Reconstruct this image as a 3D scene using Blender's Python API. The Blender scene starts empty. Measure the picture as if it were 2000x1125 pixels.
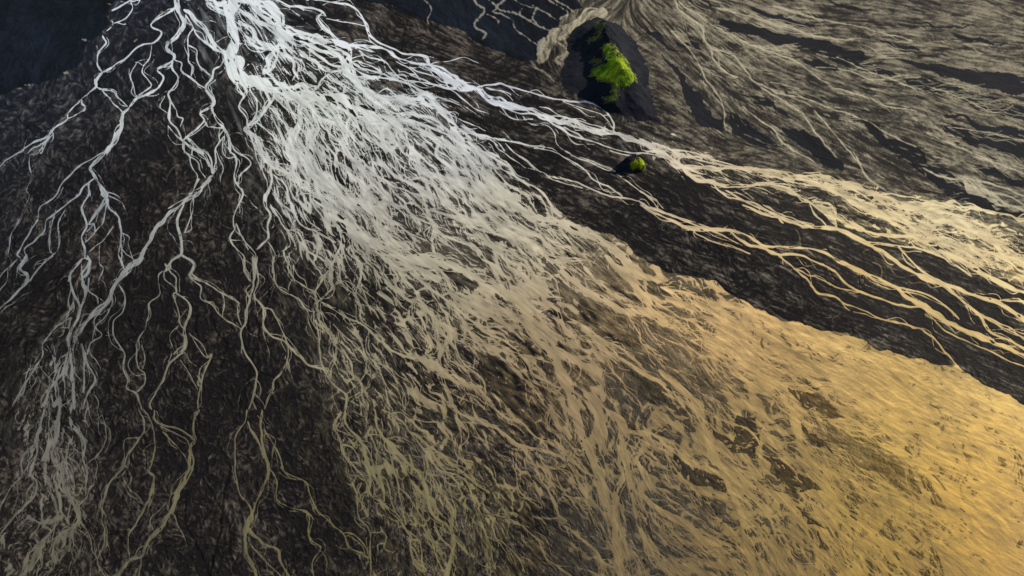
import bpy, math
import numpy as np
# ================================================================== camera, sky, sun, exposure
scn = bpy.context.scene
cam = bpy.data.cameras.new("camera"); camo = bpy.data.objects.new("camera", cam); scn.collection.objects.link(camo)
camo.location = (0, 0, 600.0); camo.rotation_euler = (math.radians(90-42), 0, 0)
cam.sensor_width = 36.0; cam.lens = 36.0*1732.0/2000.0; cam.clip_start = 1.0; cam.clip_end = 60000.0
scn.camera = camo
SUN = (0.80, 0.42, 0.52)                                    # towards the sun
SUN_EL = math.atan2(SUN[2], math.hypot(SUN[0], SUN[1])); SUN_AZ = math.atan2(SUN[0], SUN[1])
world = bpy.data.worlds.new("World"); scn.world = world; world.use_nodes = True
wn_ = world.node_tree.nodes; bg = wn_["Background"]; sky = wn_.new("ShaderNodeTexSky")
sky.sky_type = 'NISHITA'; sky.sun_disc = False; sky.sun_elevation = SUN_EL; sky.sun_rotation = SUN_AZ
world.node_tree.links.new(sky.outputs[0], bg.inputs[0]); bg.inputs[1].default_value = 0.10
sl = bpy.data.lights.new("sun", 'SUN'); sl.energy = 4.0; sl.angle = math.radians(0.5); sl.color = (1.0, 0.94, 0.84)
so = bpy.data.objects.new("sun", sl); scn.collection.objects.link(so); so.rotation_euler = (math.pi/2-SUN_EL, 0, -SUN_AZ+math.pi)
so.rotation_euler = __import__('mathutils').Vector(SUN).to_track_quat('Z', 'Y').to_euler()
scn.view_settings.view_transform = 'Standard'; scn.view_settings.look = 'None'; scn.view_settings.gamma = 1.0
scn.view_settings.exposure = 0.0
RNG = np.random.RandomState
# ------------------------------------------------------------------ camera numbers
CAM_H, PITCH, FPX = 600.0, math.radians(42.0), 1732.0      # height, degrees below horizon, focal length in px of 2000
CP, SP = math.cos(PITCH), math.sin(PITCH)
def ground(px, py, z=0.0):
    """map position of the survey sheet -> metres on the plain"""
    u = (px-1000.0)/FPX; v = (562.5-py)/FPX
    dy = CP + v*SP; dz = -SP + v*CP
    t = (z-CAM_H)/dz
    return u*t, dy*t
def sheet(x, y, z):
    """metres -> position on the survey sheet"""
    zz = z-CAM_H
    d = y*CP - zz*SP; v = (y*SP + zz*CP)/d; u = x/d
    return 1000+u*FPX, 562.5-v*FPX
STEP = 1.2
X0, X1, Y0, Y1 = -220.0, 2220.0, -180.0, 1300.0
NX = int((X1-X0)/STEP)+1; NY = int((Y1-Y0)/STEP)+1
GX = (X0 + STEP*np.arange(NX)).astype(np.float32); GY = (Y0 + STEP*np.arange(NY)).astype(np.float32)
PX, PY = np.meshgrid(GX, GY)
# ------------------------------------------------------------------ numpy helpers
def resize(a, ny, nx, y0=0., y1=None, x0=0., x1=None):
    """smooth (cubic B-spline like) sampling of a small array"""
    y1 = a.shape[0]-1 if y1 is None else y1; x1 = a.shape[1]-1 if x1 is None else x1
    def mat(n, p0, p1, m):
        p = np.linspace(p0, p1, n); i = np.floor(p).astype(int); f = p-i
        w = [(1-f)**3/6, (3*f**3-6*f**2+4)/6, (-3*f**3+3*f**2+3*f+1)/6, f**3/6]
        M = np.zeros((n, m), np.float32)
        for k in range(4): np.add.at(M, (np.arange(n), np.clip(i-1+k, 0, m-1)), w[k])
        return M
    return (mat(ny, y0, y1, a.shape[0]) @ a.astype(np.float32)) @ mat(nx, x0, x1, a.shape[1]).T
def noise(scale, seed, sy=None):
    sy = sy or scale
    ny = int((Y1-Y0)/sy)+4; nx = int((X1-X0)/scale)+4
    a = RNG(seed).randn(ny, nx)
    r = resize(a, NY, NX, 1, 1+(Y1-Y0)/sy, 1, 1+(X1-X0)/scale)
    return r/ .45
def fbm(scale, seed, oc=3, sy=None):
    o = 0; amp = 1; t = 0
    for k in range(oc):
        o = o + amp*noise(scale/2**k, seed+17*k, (sy or scale)/2**k); t += amp*amp; amp *= .55
    return o/math.sqrt(t)
def sstep(a, b, x):
    t = np.clip((x-a)/(b-a), 0, 1); return t*t*(3-2*t)
def blur(a, sig):
    k = max(1, int(sig/STEP/2.)); ny, nx = a.shape[0]//k, a.shape[1]//k
    s = a[:ny*k, :nx*k].reshape(ny, k, nx, k).mean((1, 3))
    r = int(math.ceil(3*sig/STEP/k)); g = np.exp(-.5*(np.arange(-r, r+1)*k*STEP/sig)**2); g /= g.sum()
    p = np.pad(s, r, mode='edge')
    p = sum(g[i]*p[:, i:i+nx] for i in range(2*r+1)); p = sum(g[i]*p[i:i+ny] for i in range(2*r+1))
    o = .5-.5/k
    return resize(p, NY, NX, -o/1., (NY-1)/k-o, -o, (NX-1)/k-o)
def hand(rows, x=(0, 2000), y=(0, 1100)):
    a = np.array([[int(c) for c in r.split()] for r in rows], float)
    ny, nx = a.shape; dx = (x[1]-x[0])/(nx-1); dy = (y[1]-y[0])/(ny-1)
    return np.clip(resize(np.pad(a, 4, mode='edge'), NY, NX, (Y0-y[0])/dy+4, (Y1-y[0])/dy+4, (X0-x[0])/dx+4, (X1-x[0])/dx+4), 0, 9)
def inpoly(poly, X, Y):
    c = np.zeros(X.shape, bool); n = len(poly)
    for i in range(n):
        (xa, ya), (xb, yb) = poly[i], poly[(i+1) % n]
        if ya == yb: continue
        m = ((Y < ya) != (Y < yb)) & (X < (xb-xa)*(Y-ya)/(yb-ya)+xa); c ^= m
    return c
def sample(F, x, y):
    i = np.clip(((y-Y0)/STEP).astype(np.int32), 0, NY-1); j = np.clip(((x-X0)/STEP).astype(np.int32), 0, NX-1)
    return F[i, j]
# ------------------------------------------------------------------ survey of the channels
# each line: width, then x,y pairs (a third number changes the width there); first line: origin and scale
TRACE = """
@0 0 3.75
12 960,0 870,50 785,90 780,125 825,175 770,235 755,260 778,315 720,380 712,455 725,495 750,530
7 1000,0 960,15 970,55 940,120 900,150 825,172
13 1285,50,26 1250,90,14 1175,125 1120,165 1115,195 1180,240 1130,310 1050,325 990,355 930,420 860,465 750,530
20 750,530,14 705,590 705,635
8 705,635,14 640,690 560,760 500,830 490,870 440,910,11 380,955 320,1010 250,1045 190,1075 130,1125
7 600,735 600,760 615,795 540,845 490,870
9 705,635 750,660 830,670 860,710 935,780
6 750,660 790,710 830,760 870,790 900,825
9 1115,310 1100,390 1080,440 1040,520 1080,580 1110,625 1080,655 1010,700
7 1080,430 1000,460 955,560 980,640 990,690 1010,705
28 1290,0,40 1300,60,40 1340,130 1350,180 1290,270,24 1220,345,18 1270,410 1265,440
17 1265,440 1220,480,10 1150,515,10 1195,570 1170,625 1100,680 1010,720 950,780
12 1265,440 1260,500 1300,560 1290,610 1230,680 1245,740 1240,800 1235,860,22 1250,900 1300,950 1340,1030,8
6 1210,700 1170,780 1230,830
9 1245,740 1290,800 1305,850 1340,870 1320,930
10 1280,440 1330,460 1330,520 1400,570 1460,620 1505,645
7 1150,500 1240,460 1270,440
26 1350,70,40 1400,90,30 1430,150 1500,220,18 1560,310,22 1640,380 1660,430
9 1360,110 1410,190 1390,240 1370,320 1380,390 1380,450 1410,490 1400,560
12 1410,190 1440,250 1510,320 1600,360
10 1380,330 1440,370 1445,440 1480,510 1540,550
15 1640,430,8 1615,480,8 1565,510 1550,570 1505,640 1565,735,26 1540,780,22 1470,830,14 1500,885 1440,950 1380,990 1340,1030
12 1550,780,8 1580,880 1640,940,16 1680,1020 1690,1125
30 950,780,18 905,840,22 895,920 830,1030 775,1125
20 1230,920,5 1290,990,10 1340,1030 1400,1080,26 1490,1125
8 1355,1040 1350,1125
7 380,955 385,990 330,1050 310,1110 290,1125
6 1500,885 1540,930 1640,940
7 200,1125 240,1085 300,1060 380,990
@400 0 3.75
72 215,0 190,80 200,200,50 220,300,60 175,380,80 180,460,90 230,540,95 310,575 420,600,80 550,655 700,690 900,720,50 1010,725 1100,800 1200,840 1320,900 1450,945,70
60 300,0,120 430,40,80 530,110,60 570,230 700,290 870,310 1010,360,80 1045,440,70 1060,530,80 1140,640,60 1230,720,50 1290,790,70
30 20,20,10 90,70 160,110
26 40,0 110,30 180,40
20 0,225 40,260 80,340 150,395
16 0,300 60,350 130,390
12 545,0 630,40,16 740,50 840,75,14 890,120
14 860,95 830,130 860,180 920,240 980,295,22
13 820,0,8 950,20 1070,45 1130,90 1180,180 1215,260,20 1280,310 1440,385,12 1600,415 1650,470
20 1045,330,30 1200,340 1330,365 1420,430,26 1560,470 1650,495,24 1750,540 1830,590 1875,625
8 890,135 1000,155 1180,190
10 1130,370 1200,420 1310,445 1380,520 1460,580 1560,600 1640,610 1760,650 1870,655
14 1090,470 1180,510 1300,545 1420,580
10 1120,450 1230,490 1300,540
13 1120,560 1300,570 1450,600 1600,670 1680,740,18 1750,830 1830,950
8 1400,450 1500,500 1580,590
7 1560,470 1640,510 1720,590 1830,600
44 540,330 480,440 430,540
34 250,150 330,220 400,310 510,350
26 240,60 330,120 480,200 560,300 700,390 860,480 920,530
20 240,200 320,280 440,330 500,370
20 270,230 350,330 480,360
22 350,60 450,150 560,200 640,260
20 330,20 420,110 500,150 560,230
14 560,390 640,430 650,520 690,590
22 620,260 760,320 900,390 1020,420
18 730,330 830,410 940,480 1030,490
14 700,400 820,460 900,530 1020,510
13 560,400 690,440 750,520 820,600
10 600,410 690,480 640,590 
18 920,540 860,580 830,640
10 900,540 960,600 1020,620 1010,690
14 310,575 280,620,20 310,680,28 260,740 250,790 300,860 310,920
12 340,590 330,660 380,740 380,830 340,890 300,950
26 330,900,14 290,950 370,1010 410,1125
8 190,560 240,620 240,660 280,700
18 500,650 500,720 440,810 380,890 330,920
20 440,620 470,740 440,800
36 560,680 680,720 700,830 680,920 640,1030 640,1125
26 740,760,50 790,790 800,850 830,930,34 800,1010 770,1090
20 1100,790 1060,860 1040,930 1050,1030 1020,1090,34
14 830,870 900,960 1000,1060 1070,1125
12 830,870 960,900 1040,970
12 470,780 570,880 620,980 620,1050
12 370,890 470,970 560,1050 640,1100
14 500,700 600,800 680,850
12 1150,830 1200,950 1300,1020
14 730,750 860,740 960,800 990,860 1010,930
24 1320,900 1300,1000,30 1330,1125,34
20 1400,920 1390,1010,30 1450,1125
18 1590,680 1580,720,40
22 1660,690,7 1720,800,12 1800,900 1860,1030
24 1450,945 1620,990 1760,1040 1875,1110
16 1400,880 1560,900 1700,960 1820,1000
22 1230,740 1400,830 1600,850 1720,900 1850,1040
30 1200,700 1400,720 1600,730,60 1700,790,30
14 1470,960 1500,1060 1560,1125
12 1080,800 1150,980 1260,1060 1320,1100
@800 0 3.75
30 0,460,20 150,490 250,560 380,620,60 500,640,40 560,700 640,740,50 760,780,40 900,810 1050,870,50 1200,900,36 1330,960 1500,975 1600,1010,50 1700,1050 1800,1100 1875,1150
12 0,395 110,410 150,470 240,500 340,560,24 380,620
14 0,545 100,590 250,640 400,650
9 0,490 90,530 200,560 240,600 350,620
12 500,635 640,615 740,640 900,680 1040,720 1180,740 1330,755 1430,810 1490,900 1500,960 1560,990
8 560,640 700,680 760,740
12 640,760 800,830 920,840 1100,940,18 1200,1000,16 1320,1030 1500,1090,10 1600,1115 1720,1120 1875,1150
5 830,850 890,910 1000,920 1060,980 1080,1060 1180,1125
7 1120,740 1280,800 1400,840 1500,950
8 1200,870 1300,900 1450,945
10 1130,930 1230,980 1280,1020
6 0,625 80,660 160,690 230,800 350,830 350,860
26 80,670,7 160,740,10 240,830 320,920 360,1010 430,1100 440,1125
7 300,880 400,970 560,990 640,1040 700,1110
7 360,960 560,1000 800,1050 1000,1080
6 220,810 340,860 450,910 560,960
@1250 0 2.5
24 0,680,34 80,730,30 180,800 300,820 450,825,18 600,840 750,860,20 900,880 1050,910,26 1180,960 1300,1000,34 1450,1000,30 1650,1020 1875,1075,12
20 180,800 250,860 350,890 450,910,14 600,900,10 700,920 800,970 900,1020 1000,1080 1100,1125
7 30,740 200,735 400,790 520,830
8 80,700 250,770 420,810 600,830
10 600,850 680,870 800,900 950,920 1100,930
16 900,890 1000,960 1150,1040 1300,1125
10 420,930 550,1000 700,1060 850,1110
7 0,930 40,960 90,1020
10 0,990,5 60,1020,7 200,1070 300,1110 470,1125
9 350,890 420,960 470,970 560,990 640,1040 700,1090
14 700,870 850,890 980,950 1100,980
10 840,980 930,1000 960,1060
10 1140,960 1250,1040 1350,1125
12 1300,1010 1500,1040 1700,1110
@1250 400 2.5
14 0,0,5 60,30,7 180,90 250,115 380,120,18 500,140,12 620,200 800,210,8 900,235,11 1000,290 1130,350 1250,400,14 1300,450 1380,490,26 1500,570,20 1650,640,26 1750,680,22 1875,740
6 180,60 280,90 370,120
10 440,130 500,180,18 600,215 670,240,16 780,250 900,300 960,330 1000,380 1070,420,14 1200,470 1300,495 1400,500
8 670,240 750,310 800,350 870,430 950,450 1000,480 1100,520,6 1200,560 1340,595,9 1420,640 1500,730 1560,800
6 750,310 870,360 960,400 1070,430
18 500,0,8 620,50,10 760,90,12 850,110,18 960,115,20 1050,160 1180,230 1300,310 1400,360,26 1500,390 1650,450,12 1750,480 1875,560
10 600,0 720,60 850,100
12 870,0 940,60 960,110
22 1000,100,10 1200,150,16 1340,160,14 1450,210 1600,290,30 1700,350 1800,400 1875,430
24 1050,0,12 1200,50,20 1350,110,24 1500,190 1650,280
26 1300,0,14 1500,90 1700,170 1800,240 1875,270
14 1250,0 1400,100 1600,200 1750,250 1875,330
10 1460,380 1550,450 1650,530 1700,610,16 1750,640 1875,700
8 1500,400 1600,490 1720,570 1875,650
8 1700,465 1875,470
10 1260,200 1350,300 1450,370
10 1100,180 1250,200 1380,220 1480,260 1620,350
6 250,110 330,170 450,205 540,240
6 280,90 400,150 480,190
8 1250,400 1400,440 1500,500 1560,560
6 1380,500 1500,620 1680,700 1800,760 1875,790
6 1000,280 1150,370 1280,420
@800 500 3.75
52 0,20 100,40 230,70 400,110,44 500,170,50 600,230,70 720,280,66 820,340,90 860,420,50 870,500 920,580 990,660,90 1060,740 1100,830,56 1150,930,80 1180,1020 1220,1125,90
40 1000,0 1100,80 1200,180 1300,260 1450,340 1560,400,34 1780,430
26 830,330 950,340 1060,380 1100,440 1150,560,44 1250,600 1400,680 1560,760 1700,850 1875,950
45 1060,700 1200,760 1300,800 1370,860,60 1400,960 1420,1060
20 0,120 230,300 340,380 450,470 560,520 720,510 850,520
28 330,270 450,320 600,370 700,420,50 800,490
16 450,470 580,570 700,620 780,690 860,780,24 900,860 1000,920 1120,970
24 230,100 300,250 340,380
26 0,320,12 80,340 180,450 270,520 290,590 240,680 210,760
24 0,740,12 100,750 180,780 250,860,40 380,920 500,980 560,1050 640,1125
22 200,760 240,900 280,1010 340,1125
10 280,600 340,680 400,790 470,850 540,930 560,1020
8 470,600 480,720 470,830
8 20,360 30,450 150,650 110,730
8 190,480 200,600 220,680
12 340,560 440,610 600,680 700,780 800,870 900,960 1000,1110
10 450,590 560,640 750,700 900,740 980,760
12 820,40 800,120 860,200 900,290
12 960,90 1060,170 1100,270 1110,370
10 980,150 1000,240 990,320
8 1600,440 1680,560 1700,640 1800,740 1875,830
6 1700,460 1780,580 1875,650
60 1440,0,40 1600,150,50 1700,280,70 1780,400,60 1875,500
24 1280,80 1360,180 1480,270 1600,320 1750,410
16 900,370 960,460 1060,560 1140,620
16 1150,480 1270,500 1400,600 1560,690 1700,800
@800 800 3.462
60 1100,0,60 1150,120,50 1200,260,70 1260,380 1300,500,60 1350,640,80 1400,780,80 1400,900 1420,1050 1440,1125
52 1330,0 1440,110,60 1430,250 1470,400,60 1400,560 1390,660
30 1470,150 1600,160 1731,210
26 1480,400 1500,560 1550,750 1600,900 1731,1020
18 300,0 400,50 540,110 650,170 740,240,22 880,270 1000,310 1080,370 1150,500 1230,610 1310,700 1360,790
12 760,250 830,350 880,450,16 950,570 1000,700 1040,770 1150,860 1230,930 1310,1030 1410,1080
14 580,0 660,60,22 760,90 850,180 980,240 1080,320 1180,420 1250,450
8 940,0 940,130 1010,190 1030,260
6 960,50 1040,180 1100,260 1180,280
14 0,150 100,220 200,300 330,400,18 450,500 540,560
9 100,280 200,400 330,450 400,520 440,640
15 0,470 60,540 110,600 150,700 240,770 300,850 330,900 400,980
14 100,470 120,600 160,720
20 290,860 290,970 250,1080 240,1125
8 0,700 100,800 150,900 200,1040 240,1100
6 160,520 240,590 290,700 290,790
10 500,560 500,650 560,700 680,740 800,820 880,900 930,1010 1000,1060 1090,1120
8 560,560 620,640 660,720
7 560,740 580,860 640,900 740,1010 780,1100
6 430,640 500,800 550,940 580,1080
7 310,60 350,180 340,280 360,380
6 400,80 520,230 600,290 690,350
6 960,545 1100,590 1210,625
6 720,260 720,420 740,540 790,600 900,670
7 880,300 920,380 1050,410 1130,460
12 0,870 20,1000 90,1060 120,1090
@400 500 3.75
9 0,195 60,225 130,275 240,335
8 130,280 140,350 130,440
8 0,330 60,350 100,420 180,480 265,535
7 245,345 240,430 270,510
15 350,0 370,100 350,220 335,300 300,400 300,480 265,545 270,640 300,720 350,790 380,860,24 370,930 350,1050,18 320,1125
12 385,0 380,100 390,200 365,290 420,370 430,430 440,540 500,590 570,610 620,670 700,740 760,800 850,820 900,880 950,950 1030,1020 1030,1125,18
9 290,0 290,90 340,190
9 335,210 305,250 330,310
8 420,380 490,400 550,510 590,600 610,680 600,780 560,860 510,920 500,980 460,1040 440,1125
8 500,0 510,150 540,230 640,290 700,330 750,390 810,410
9 600,0 620,50 610,90 680,190 810,270
20 880,20 920,80,30 930,180,36 930,230 850,320 820,350 830,430,30 850,500 920,570 960,650 1000,700 1020,780 1080,860 1140,930 1160,1040,26 1200,1125
10 900,110 840,200 810,260 815,320
18 860,340 950,400 1050,450 1150,500 1200,540 1280,620 1380,700 1500,740 1620,760 1720,800 1750,880
9 810,470 835,580 840,680 860,800 910,870
8 960,670 960,760 930,830 920,900
11 1070,0 1150,60 1150,120 1120,220 1110,290 1140,370 1140,450 1190,520
7 970,170 1050,240 1110,290
8 1000,400 1100,540 1150,650 1180,750 1180,840 1140,920
8 940,500 1040,600 1130,690 1230,800 1300,890 1330,990 1350,1100
7 1200,550 1210,700 1300,800 1400,900 1460,1000 1470,1125
5 1150,350 1240,400 1290,480 1380,570 1380,640
14 1350,50 1410,150 1400,230 1490,320 1600,370 1700,470 1780,560
9 1150,0 1230,90 1320,180 1410,270 1500,320
7 1530,330 1540,400 1520,460 1600,570 1650,650 1610,720
8 1690,480 1690,600 1720,680 1720,760
6 1480,860 1560,930 1640,1020 1750,1080
10 350,1060 380,1125
8 370,1010 430,1080 440,1125
@400 250 3.75
11 130,0 170,60 180,160 230,220 215,350 240,420 280,480 250,560 210,650 220,740 180,810 240,890 290,950 285,1050 330,1120
10 180,90 225,170 290,210 340,265 270,330 240,420
11 230,700 270,800 340,880 370,930 360,1010 360,1125
28 290,20 370,60 400,150 450,250 540,300 640,350 700,430
46 700,430 830,490 920,560 970,650 1040,740 1100,790 1250,860 1400,920 1550,950 1700,970 1875,1040
54 640,0,40 620,100,40 650,200,60 760,260 850,350,70 950,430 1040,510 1150,560 1260,620 1290,720,46 1330,820 1500,890
22 480,290,10 490,400,24 450,500,30 450,570,20 480,640,18 460,720 465,810,10 380,890
10 480,560 550,680 610,770 630,850 580,910 620,1010 660,1125
14 590,740 680,770 730,850 760,910 850,950 910,1000 930,1050 920,1125
8 460,830 510,910 500,1000 510,1125
12 500,340 590,420 610,500 640,600 700,700 830,770 960,840
10 620,330 640,480 700,570 750,670 850,750
9 510,430 530,530 640,610
14 800,530 900,600 970,700 1000,830 960,940 930,1000
25 800,0 760,100 740,200
26 1050,0 1020,130,30 1080,210 1140,280,46 1150,400,24 1200,520,16 1200,560
14 900,30 1020,130
10 1060,80 1130,170
14 1160,330 1250,430 1330,520 1370,620 1360,660
10 1160,400 1250,520 1320,640 1400,700 1500,770 1640,830
12 1160,330 1280,360 1380,430 1490,460 1600,560 1650,640 1680,720 1660,830 1690,920,22 1710,960
9 860,180 920,240 930,310 970,400 1050,480
8 960,240 1050,300 1070,380 1050,460
9 1400,240 1460,300 1490,430
10 1420,540 1500,620 1620,690
9 1680,740 1760,790 1875,840
9 1080,790 1090,880 1180,950 1260,1010 1340,1100
9 1060,860 1060,920 1150,990 1150,1060 1140,1125
40 1200,860 1400,1000 1600,1040 1720,1125
70 980,680,90 1100,760,70 1200,830
30 660,200 660,330 680,400
@800 250 3.75
54 300,0,26 350,60,34 400,160,50 500,260 600,380,70 680,480,80 800,560,60 900,640 1000,670 1130,690 1250,770,80
40 0,150,50 60,280 150,330 300,390 420,440 520,520 580,600,30 600,680
14 0,380 100,370 240,470 290,580 380,650 550,700
32 100,590,14 250,620 420,690 560,740 700,790 850,830 950,890 1100,960 1300,970
18 400,120,8 500,160 620,220 720,280 770,350 850,400 940,450 1000,510 1060,600 1110,650
12 690,380 760,440 860,500 940,630
12 620,360 720,440
14 0,640 100,680 170,720 170,840 180,920 210,950
6 190,730 250,790 380,840 490,890 540,950 570,1020 650,1090
12 440,720 530,800 620,870 720,900 790,950
8 350,0 500,60 600,90 660,150 760,230 860,290 970,320 1040,370 1150,410 1270,440
7 700,110 760,170 850,230 900,280 970,330
9 400,20,6 640,80 800,110 1000,160 1100,190 1200,250 1290,310 1340,370 1450,430 1560,500
9 1000,350 1200,390 1320,440 1430,490 1560,510,12 1700,540 1760,580 1875,620
6 1520,340 1600,390 1680,460 1760,500 1860,590
6 1180,200 1300,240 1420,300 1510,320
5 1140,170 1250,230 1350,260 1510,320
70 1250,770 1400,820 1500,900 1600,1010 1700,1090
30 250,100 370,220 420,330 480,430 620,530
20 240,60 200,200 330,300
30 600,600 640,700 800,800 900,880
@0 250 3.75
20 890,0,32 860,60,30 775,170 690,250,18 665,300 710,370,22 740,430 780,510,34
9 770,170 680,220 570,290 500,360 440,420 420,480 360,540 290,590 280,660
9 280,670 230,740 180,830 130,920 150,950
9 690,370 620,420 580,490 500,550 430,600 380,640,20 340,680 320,760 250,830 180,890 200,960 150,1030 200,1080,16 180,1125
12 650,410,7 650,490 600,580 620,650 635,710 600,800 620,880,20 620,960
20 780,510,30 740,560,30 690,640 640,710,10
16 780,510,36 800,590,14 870,650 885,750 880,850 870,930 910,1040
7 410,600 380,700 360,800 370,910 400,915
8 480,600 430,680 430,800 420,900 340,970 280,1030 220,1125
9 400,0 340,70 250,100 150,170 50,230 10,280
6 380,10 330,100 270,190 215,200 215,280 230,350 200,450 215,500 170,600 130,700 80,780 60,920
26 1560,350 1500,400 1430,480 1350,550,22 1250,620 1200,690 1130,750 1080,860 1010,960 920,1050 860,1125
18 1350,550,10 1300,680,24 1320,780 1330,850 1320,930 1250,980 1210,1050
8 1420,500 1410,620 1350,770
8 1460,370 1420,450 1380,500 1230,590
12 1330,930 1420,1000 1390,1080 1470,1125
12 1340,100 1350,170,8 1440,240 1470,310 1510,370
20 1360,60 1490,190,34 1540,280 1560,340
8 1390,210 1400,280 1450,350 1420,440
11 1640,60 1580,150 1580,260 1560,340
6 730,860 730,980 760,1030 720,1120
7 830,720 750,830 650,910
6 900,770 945,800 940,850 970,950 980,965
8 620,950 540,1010 500,1125
18 620,950 660,980 640,1060 590,1110
9 130,960 60,1020 0,1090
8 690,700 690,780 620,840
7 780,560 760,680 700,760
@0 500 3.75
20 640,0 660,50 600,130,14 610,200 630,250 600,360 560,470 510,570,24 500,640 520,750,26 530,850,24 540,1000,22 545,1125
14 600,30,10 520,130 520,230 570,330,20 600,400
26 1050,10,34 920,110,20 830,230 790,330 700,420,40 620,500,36 560,580 540,640
10 650,160 650,250 710,300 720,350
14 190,0 150,90 200,140 180,220
14 390,0,8 280,90,9 200,200 90,300 0,380
11 520,450 430,510 350,590 310,650 310,740,16 250,830 190,920 140,1010,8 90,1100
7 540,330 480,470
5 340,650 400,760 400,830
9 870,210 915,300 900,410 830,490 840,600 910,710 900,830 940,900 930,970 1000,1010 1040,1125
8 1190,110 1160,150 1170,280 1090,350 1090,440 1040,570 1000,650 1010,810 1060,860 1060,940 1000,1000
6 1035,610 1060,740 1045,830
10 1210,60,20 1250,120 1290,170 1290,260 1270,280 1310,420 1320,500 1350,540
17 1290,270,12 1380,340,14 1395,410 1350,520 1360,640,24 1330,710 1250,780 1200,890,22 1150,980 1100,1080 1110,1125
10 1200,110 1210,170 1280,230 1290,270
10 1350,0 1420,60 1400,130,14 1480,190 1580,240 1700,310 1760,350
8 1390,160 1470,220 1470,310 1550,350 1600,430
8 1310,510 1250,580 1260,700 1230,780
9 1390,570 1480,650 1520,740 1550,710
11 1555,720 1500,840 1470,950 1450,1060,18 1450,1125
6 1345,700 1390,770 1460,830 1450,930 1470,960
5 1320,760 1380,850 1450,980
14 620,700 640,780 700,900 660,980 600,1125
10 820,290 820,350 760,460 700,520 740,580 660,640 640,720
12 600,640 620,850 610,1000
16 500,700 460,850 380,950 340,1050 300,1110
14 450,800 420,900 430,1050 440,1125
10 1360,640 1270,720 
@0 800 3.462
22 400,0,20 400,150,26 360,300,22 420,420 440,540,30 500,620,30 530,700,24 500,790 400,850,14 360,940,22 380,1030,36
14 300,0 250,200,26 250,300 200,420 245,490 230,590 130,680 60,770 0,850
6 230,240 150,340 140,440 70,530 10,640
6 250,300 130,480 120,600 80,700
9 470,50,20 500,120,30 580,230 560,330 590,420 580,580
8 470,200 450,350 470,470 510,580
8 690,30 715,130 700,250 600,360
8 310,440 350,560 385,670 390,760 300,880 200,970 150,1100
6 500,820 480,900 400,1040
5 550,860 540,940 490,1050 480,1125
7 540,640 590,590 600,550 640,500
8 530,740 600,840 620,950 660,1010
9 940,0 980,120 940,200 860,310 830,400 740,500 700,620 690,740 710,830 700,920 665,1010 680,1080 710,1125
9 970,0 1010,60 1050,200 1030,350 1005,420 1040,460 1030,560 990,650 920,770 870,870 875,1000
14 1040,0 1070,90 1200,130 1280,170 1310,210
9 1080,110 1180,160 1260,200 1285,260
7 1100,150 1200,250 1260,330 1275,400
22 1350,0,10 1310,90,12 1320,190,14 1290,260 1290,370,34 1230,500 1200,600 1150,700,24 1060,820 1000,900,30 950,990 870,1020,16 790,1125
8 1000,900 960,990 940,1125
6 1260,410 1170,520 1140,620 1020,740 1040,820
7 1210,540 1150,600 1140,690
5 830,450 880,540 930,580 980,650
6 1040,470 1010,600 1000,700
10 1670,0 1660,80 1600,170 1590,300 1590,420 1620,560 1700,670 1700,740,24 1660,790 1670,960 1720,1050
26 300,900 240,1000 170,1100
16 400,560 410,640,24 420,700 470,780
@400 800 3.462
20 390,0 380,120 400,250 430,400 410,490 350,620 330,690,26 290,770,30 275,870,18 290,1000 340,1080 350,1125
10 290,80 330,160,22 380,250 400,330
18 290,790 330,850 410,910 490,950,26 520,1040 570,1125
9 400,130 450,220 510,320 530,410 600,450 680,490 710,570 760,690 800,720 870,780 940,850 980,930 1050,970 1110,1005
9 430,390 490,480 490,600 560,660 680,690 710,750 700,830 730,890 780,940 730,1030 740,1125
14 920,20 870,110 910,190 950,320 1020,400 1080,470 1130,580 1200,630 1290,710,30 1350,790 1400,870
12 950,0 960,100 1050,200,20 1100,270 1150,380 1200,500 1215,620,8
8 1130,110 1080,190
15 1150,0 1180,150 1260,240,30 1340,330 1420,400 1480,470 1500,600 1550,720 1640,780 1690,880 1660,1010 1640,1125,22
9 1060,490 1030,590 1040,720 1110,820 1120,960 1125,1125
12 1200,0 1330,80 1400,170 1500,280 1600,300 1700,390
10 1400,870 1390,960 1430,1060 1500,1100
8 1400,880 1450,900 1470,1040 1500,1080
10 1250,300 1300,480 1330,640 1360,780
6 1480,330 1500,430 1480,480
6 1380,450 1440,620 1500,780 1550,900 1640,1060
6 1550,760 1600,870 1660,920
8 300,900 380,990 450,1060 510,1120
5 1620,600 1670,650 1680,780
5 1500,380 1550,470 1560,560 1630,600
@1250 700 2.647
28 100,60,20 250,200 330,330,40 370,480,30 430,580 450,640 520,800,20 560,1000 600,1125
28 0,380 130,440 250,530 400,590 560,650,40 700,700 850,760
34 640,100,20 740,200,24 810,350,34 840,470 920,560 960,650 1050,780 1200,900 1350,1100
22 780,740 850,870 900,950 920,1100
18 120,450 180,590 300,680 450,720
32 0,700,20 100,780 240,860,40 330,930,50 540,1000,20
36 1250,450 1430,540 1520,620 1600,720 1700,800
16 820,260 930,320 1100,320 1190,400 1250,450
14 380,300 560,370 620,450 620,540 640,620
14 0,880 60,1000 160,1090 220,1125
12 450,650 520,780 640,900 700,1010 740,1125
12 380,480 480,560 590,600
10 560,680 680,840 800,930 880,1050
"""
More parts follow.
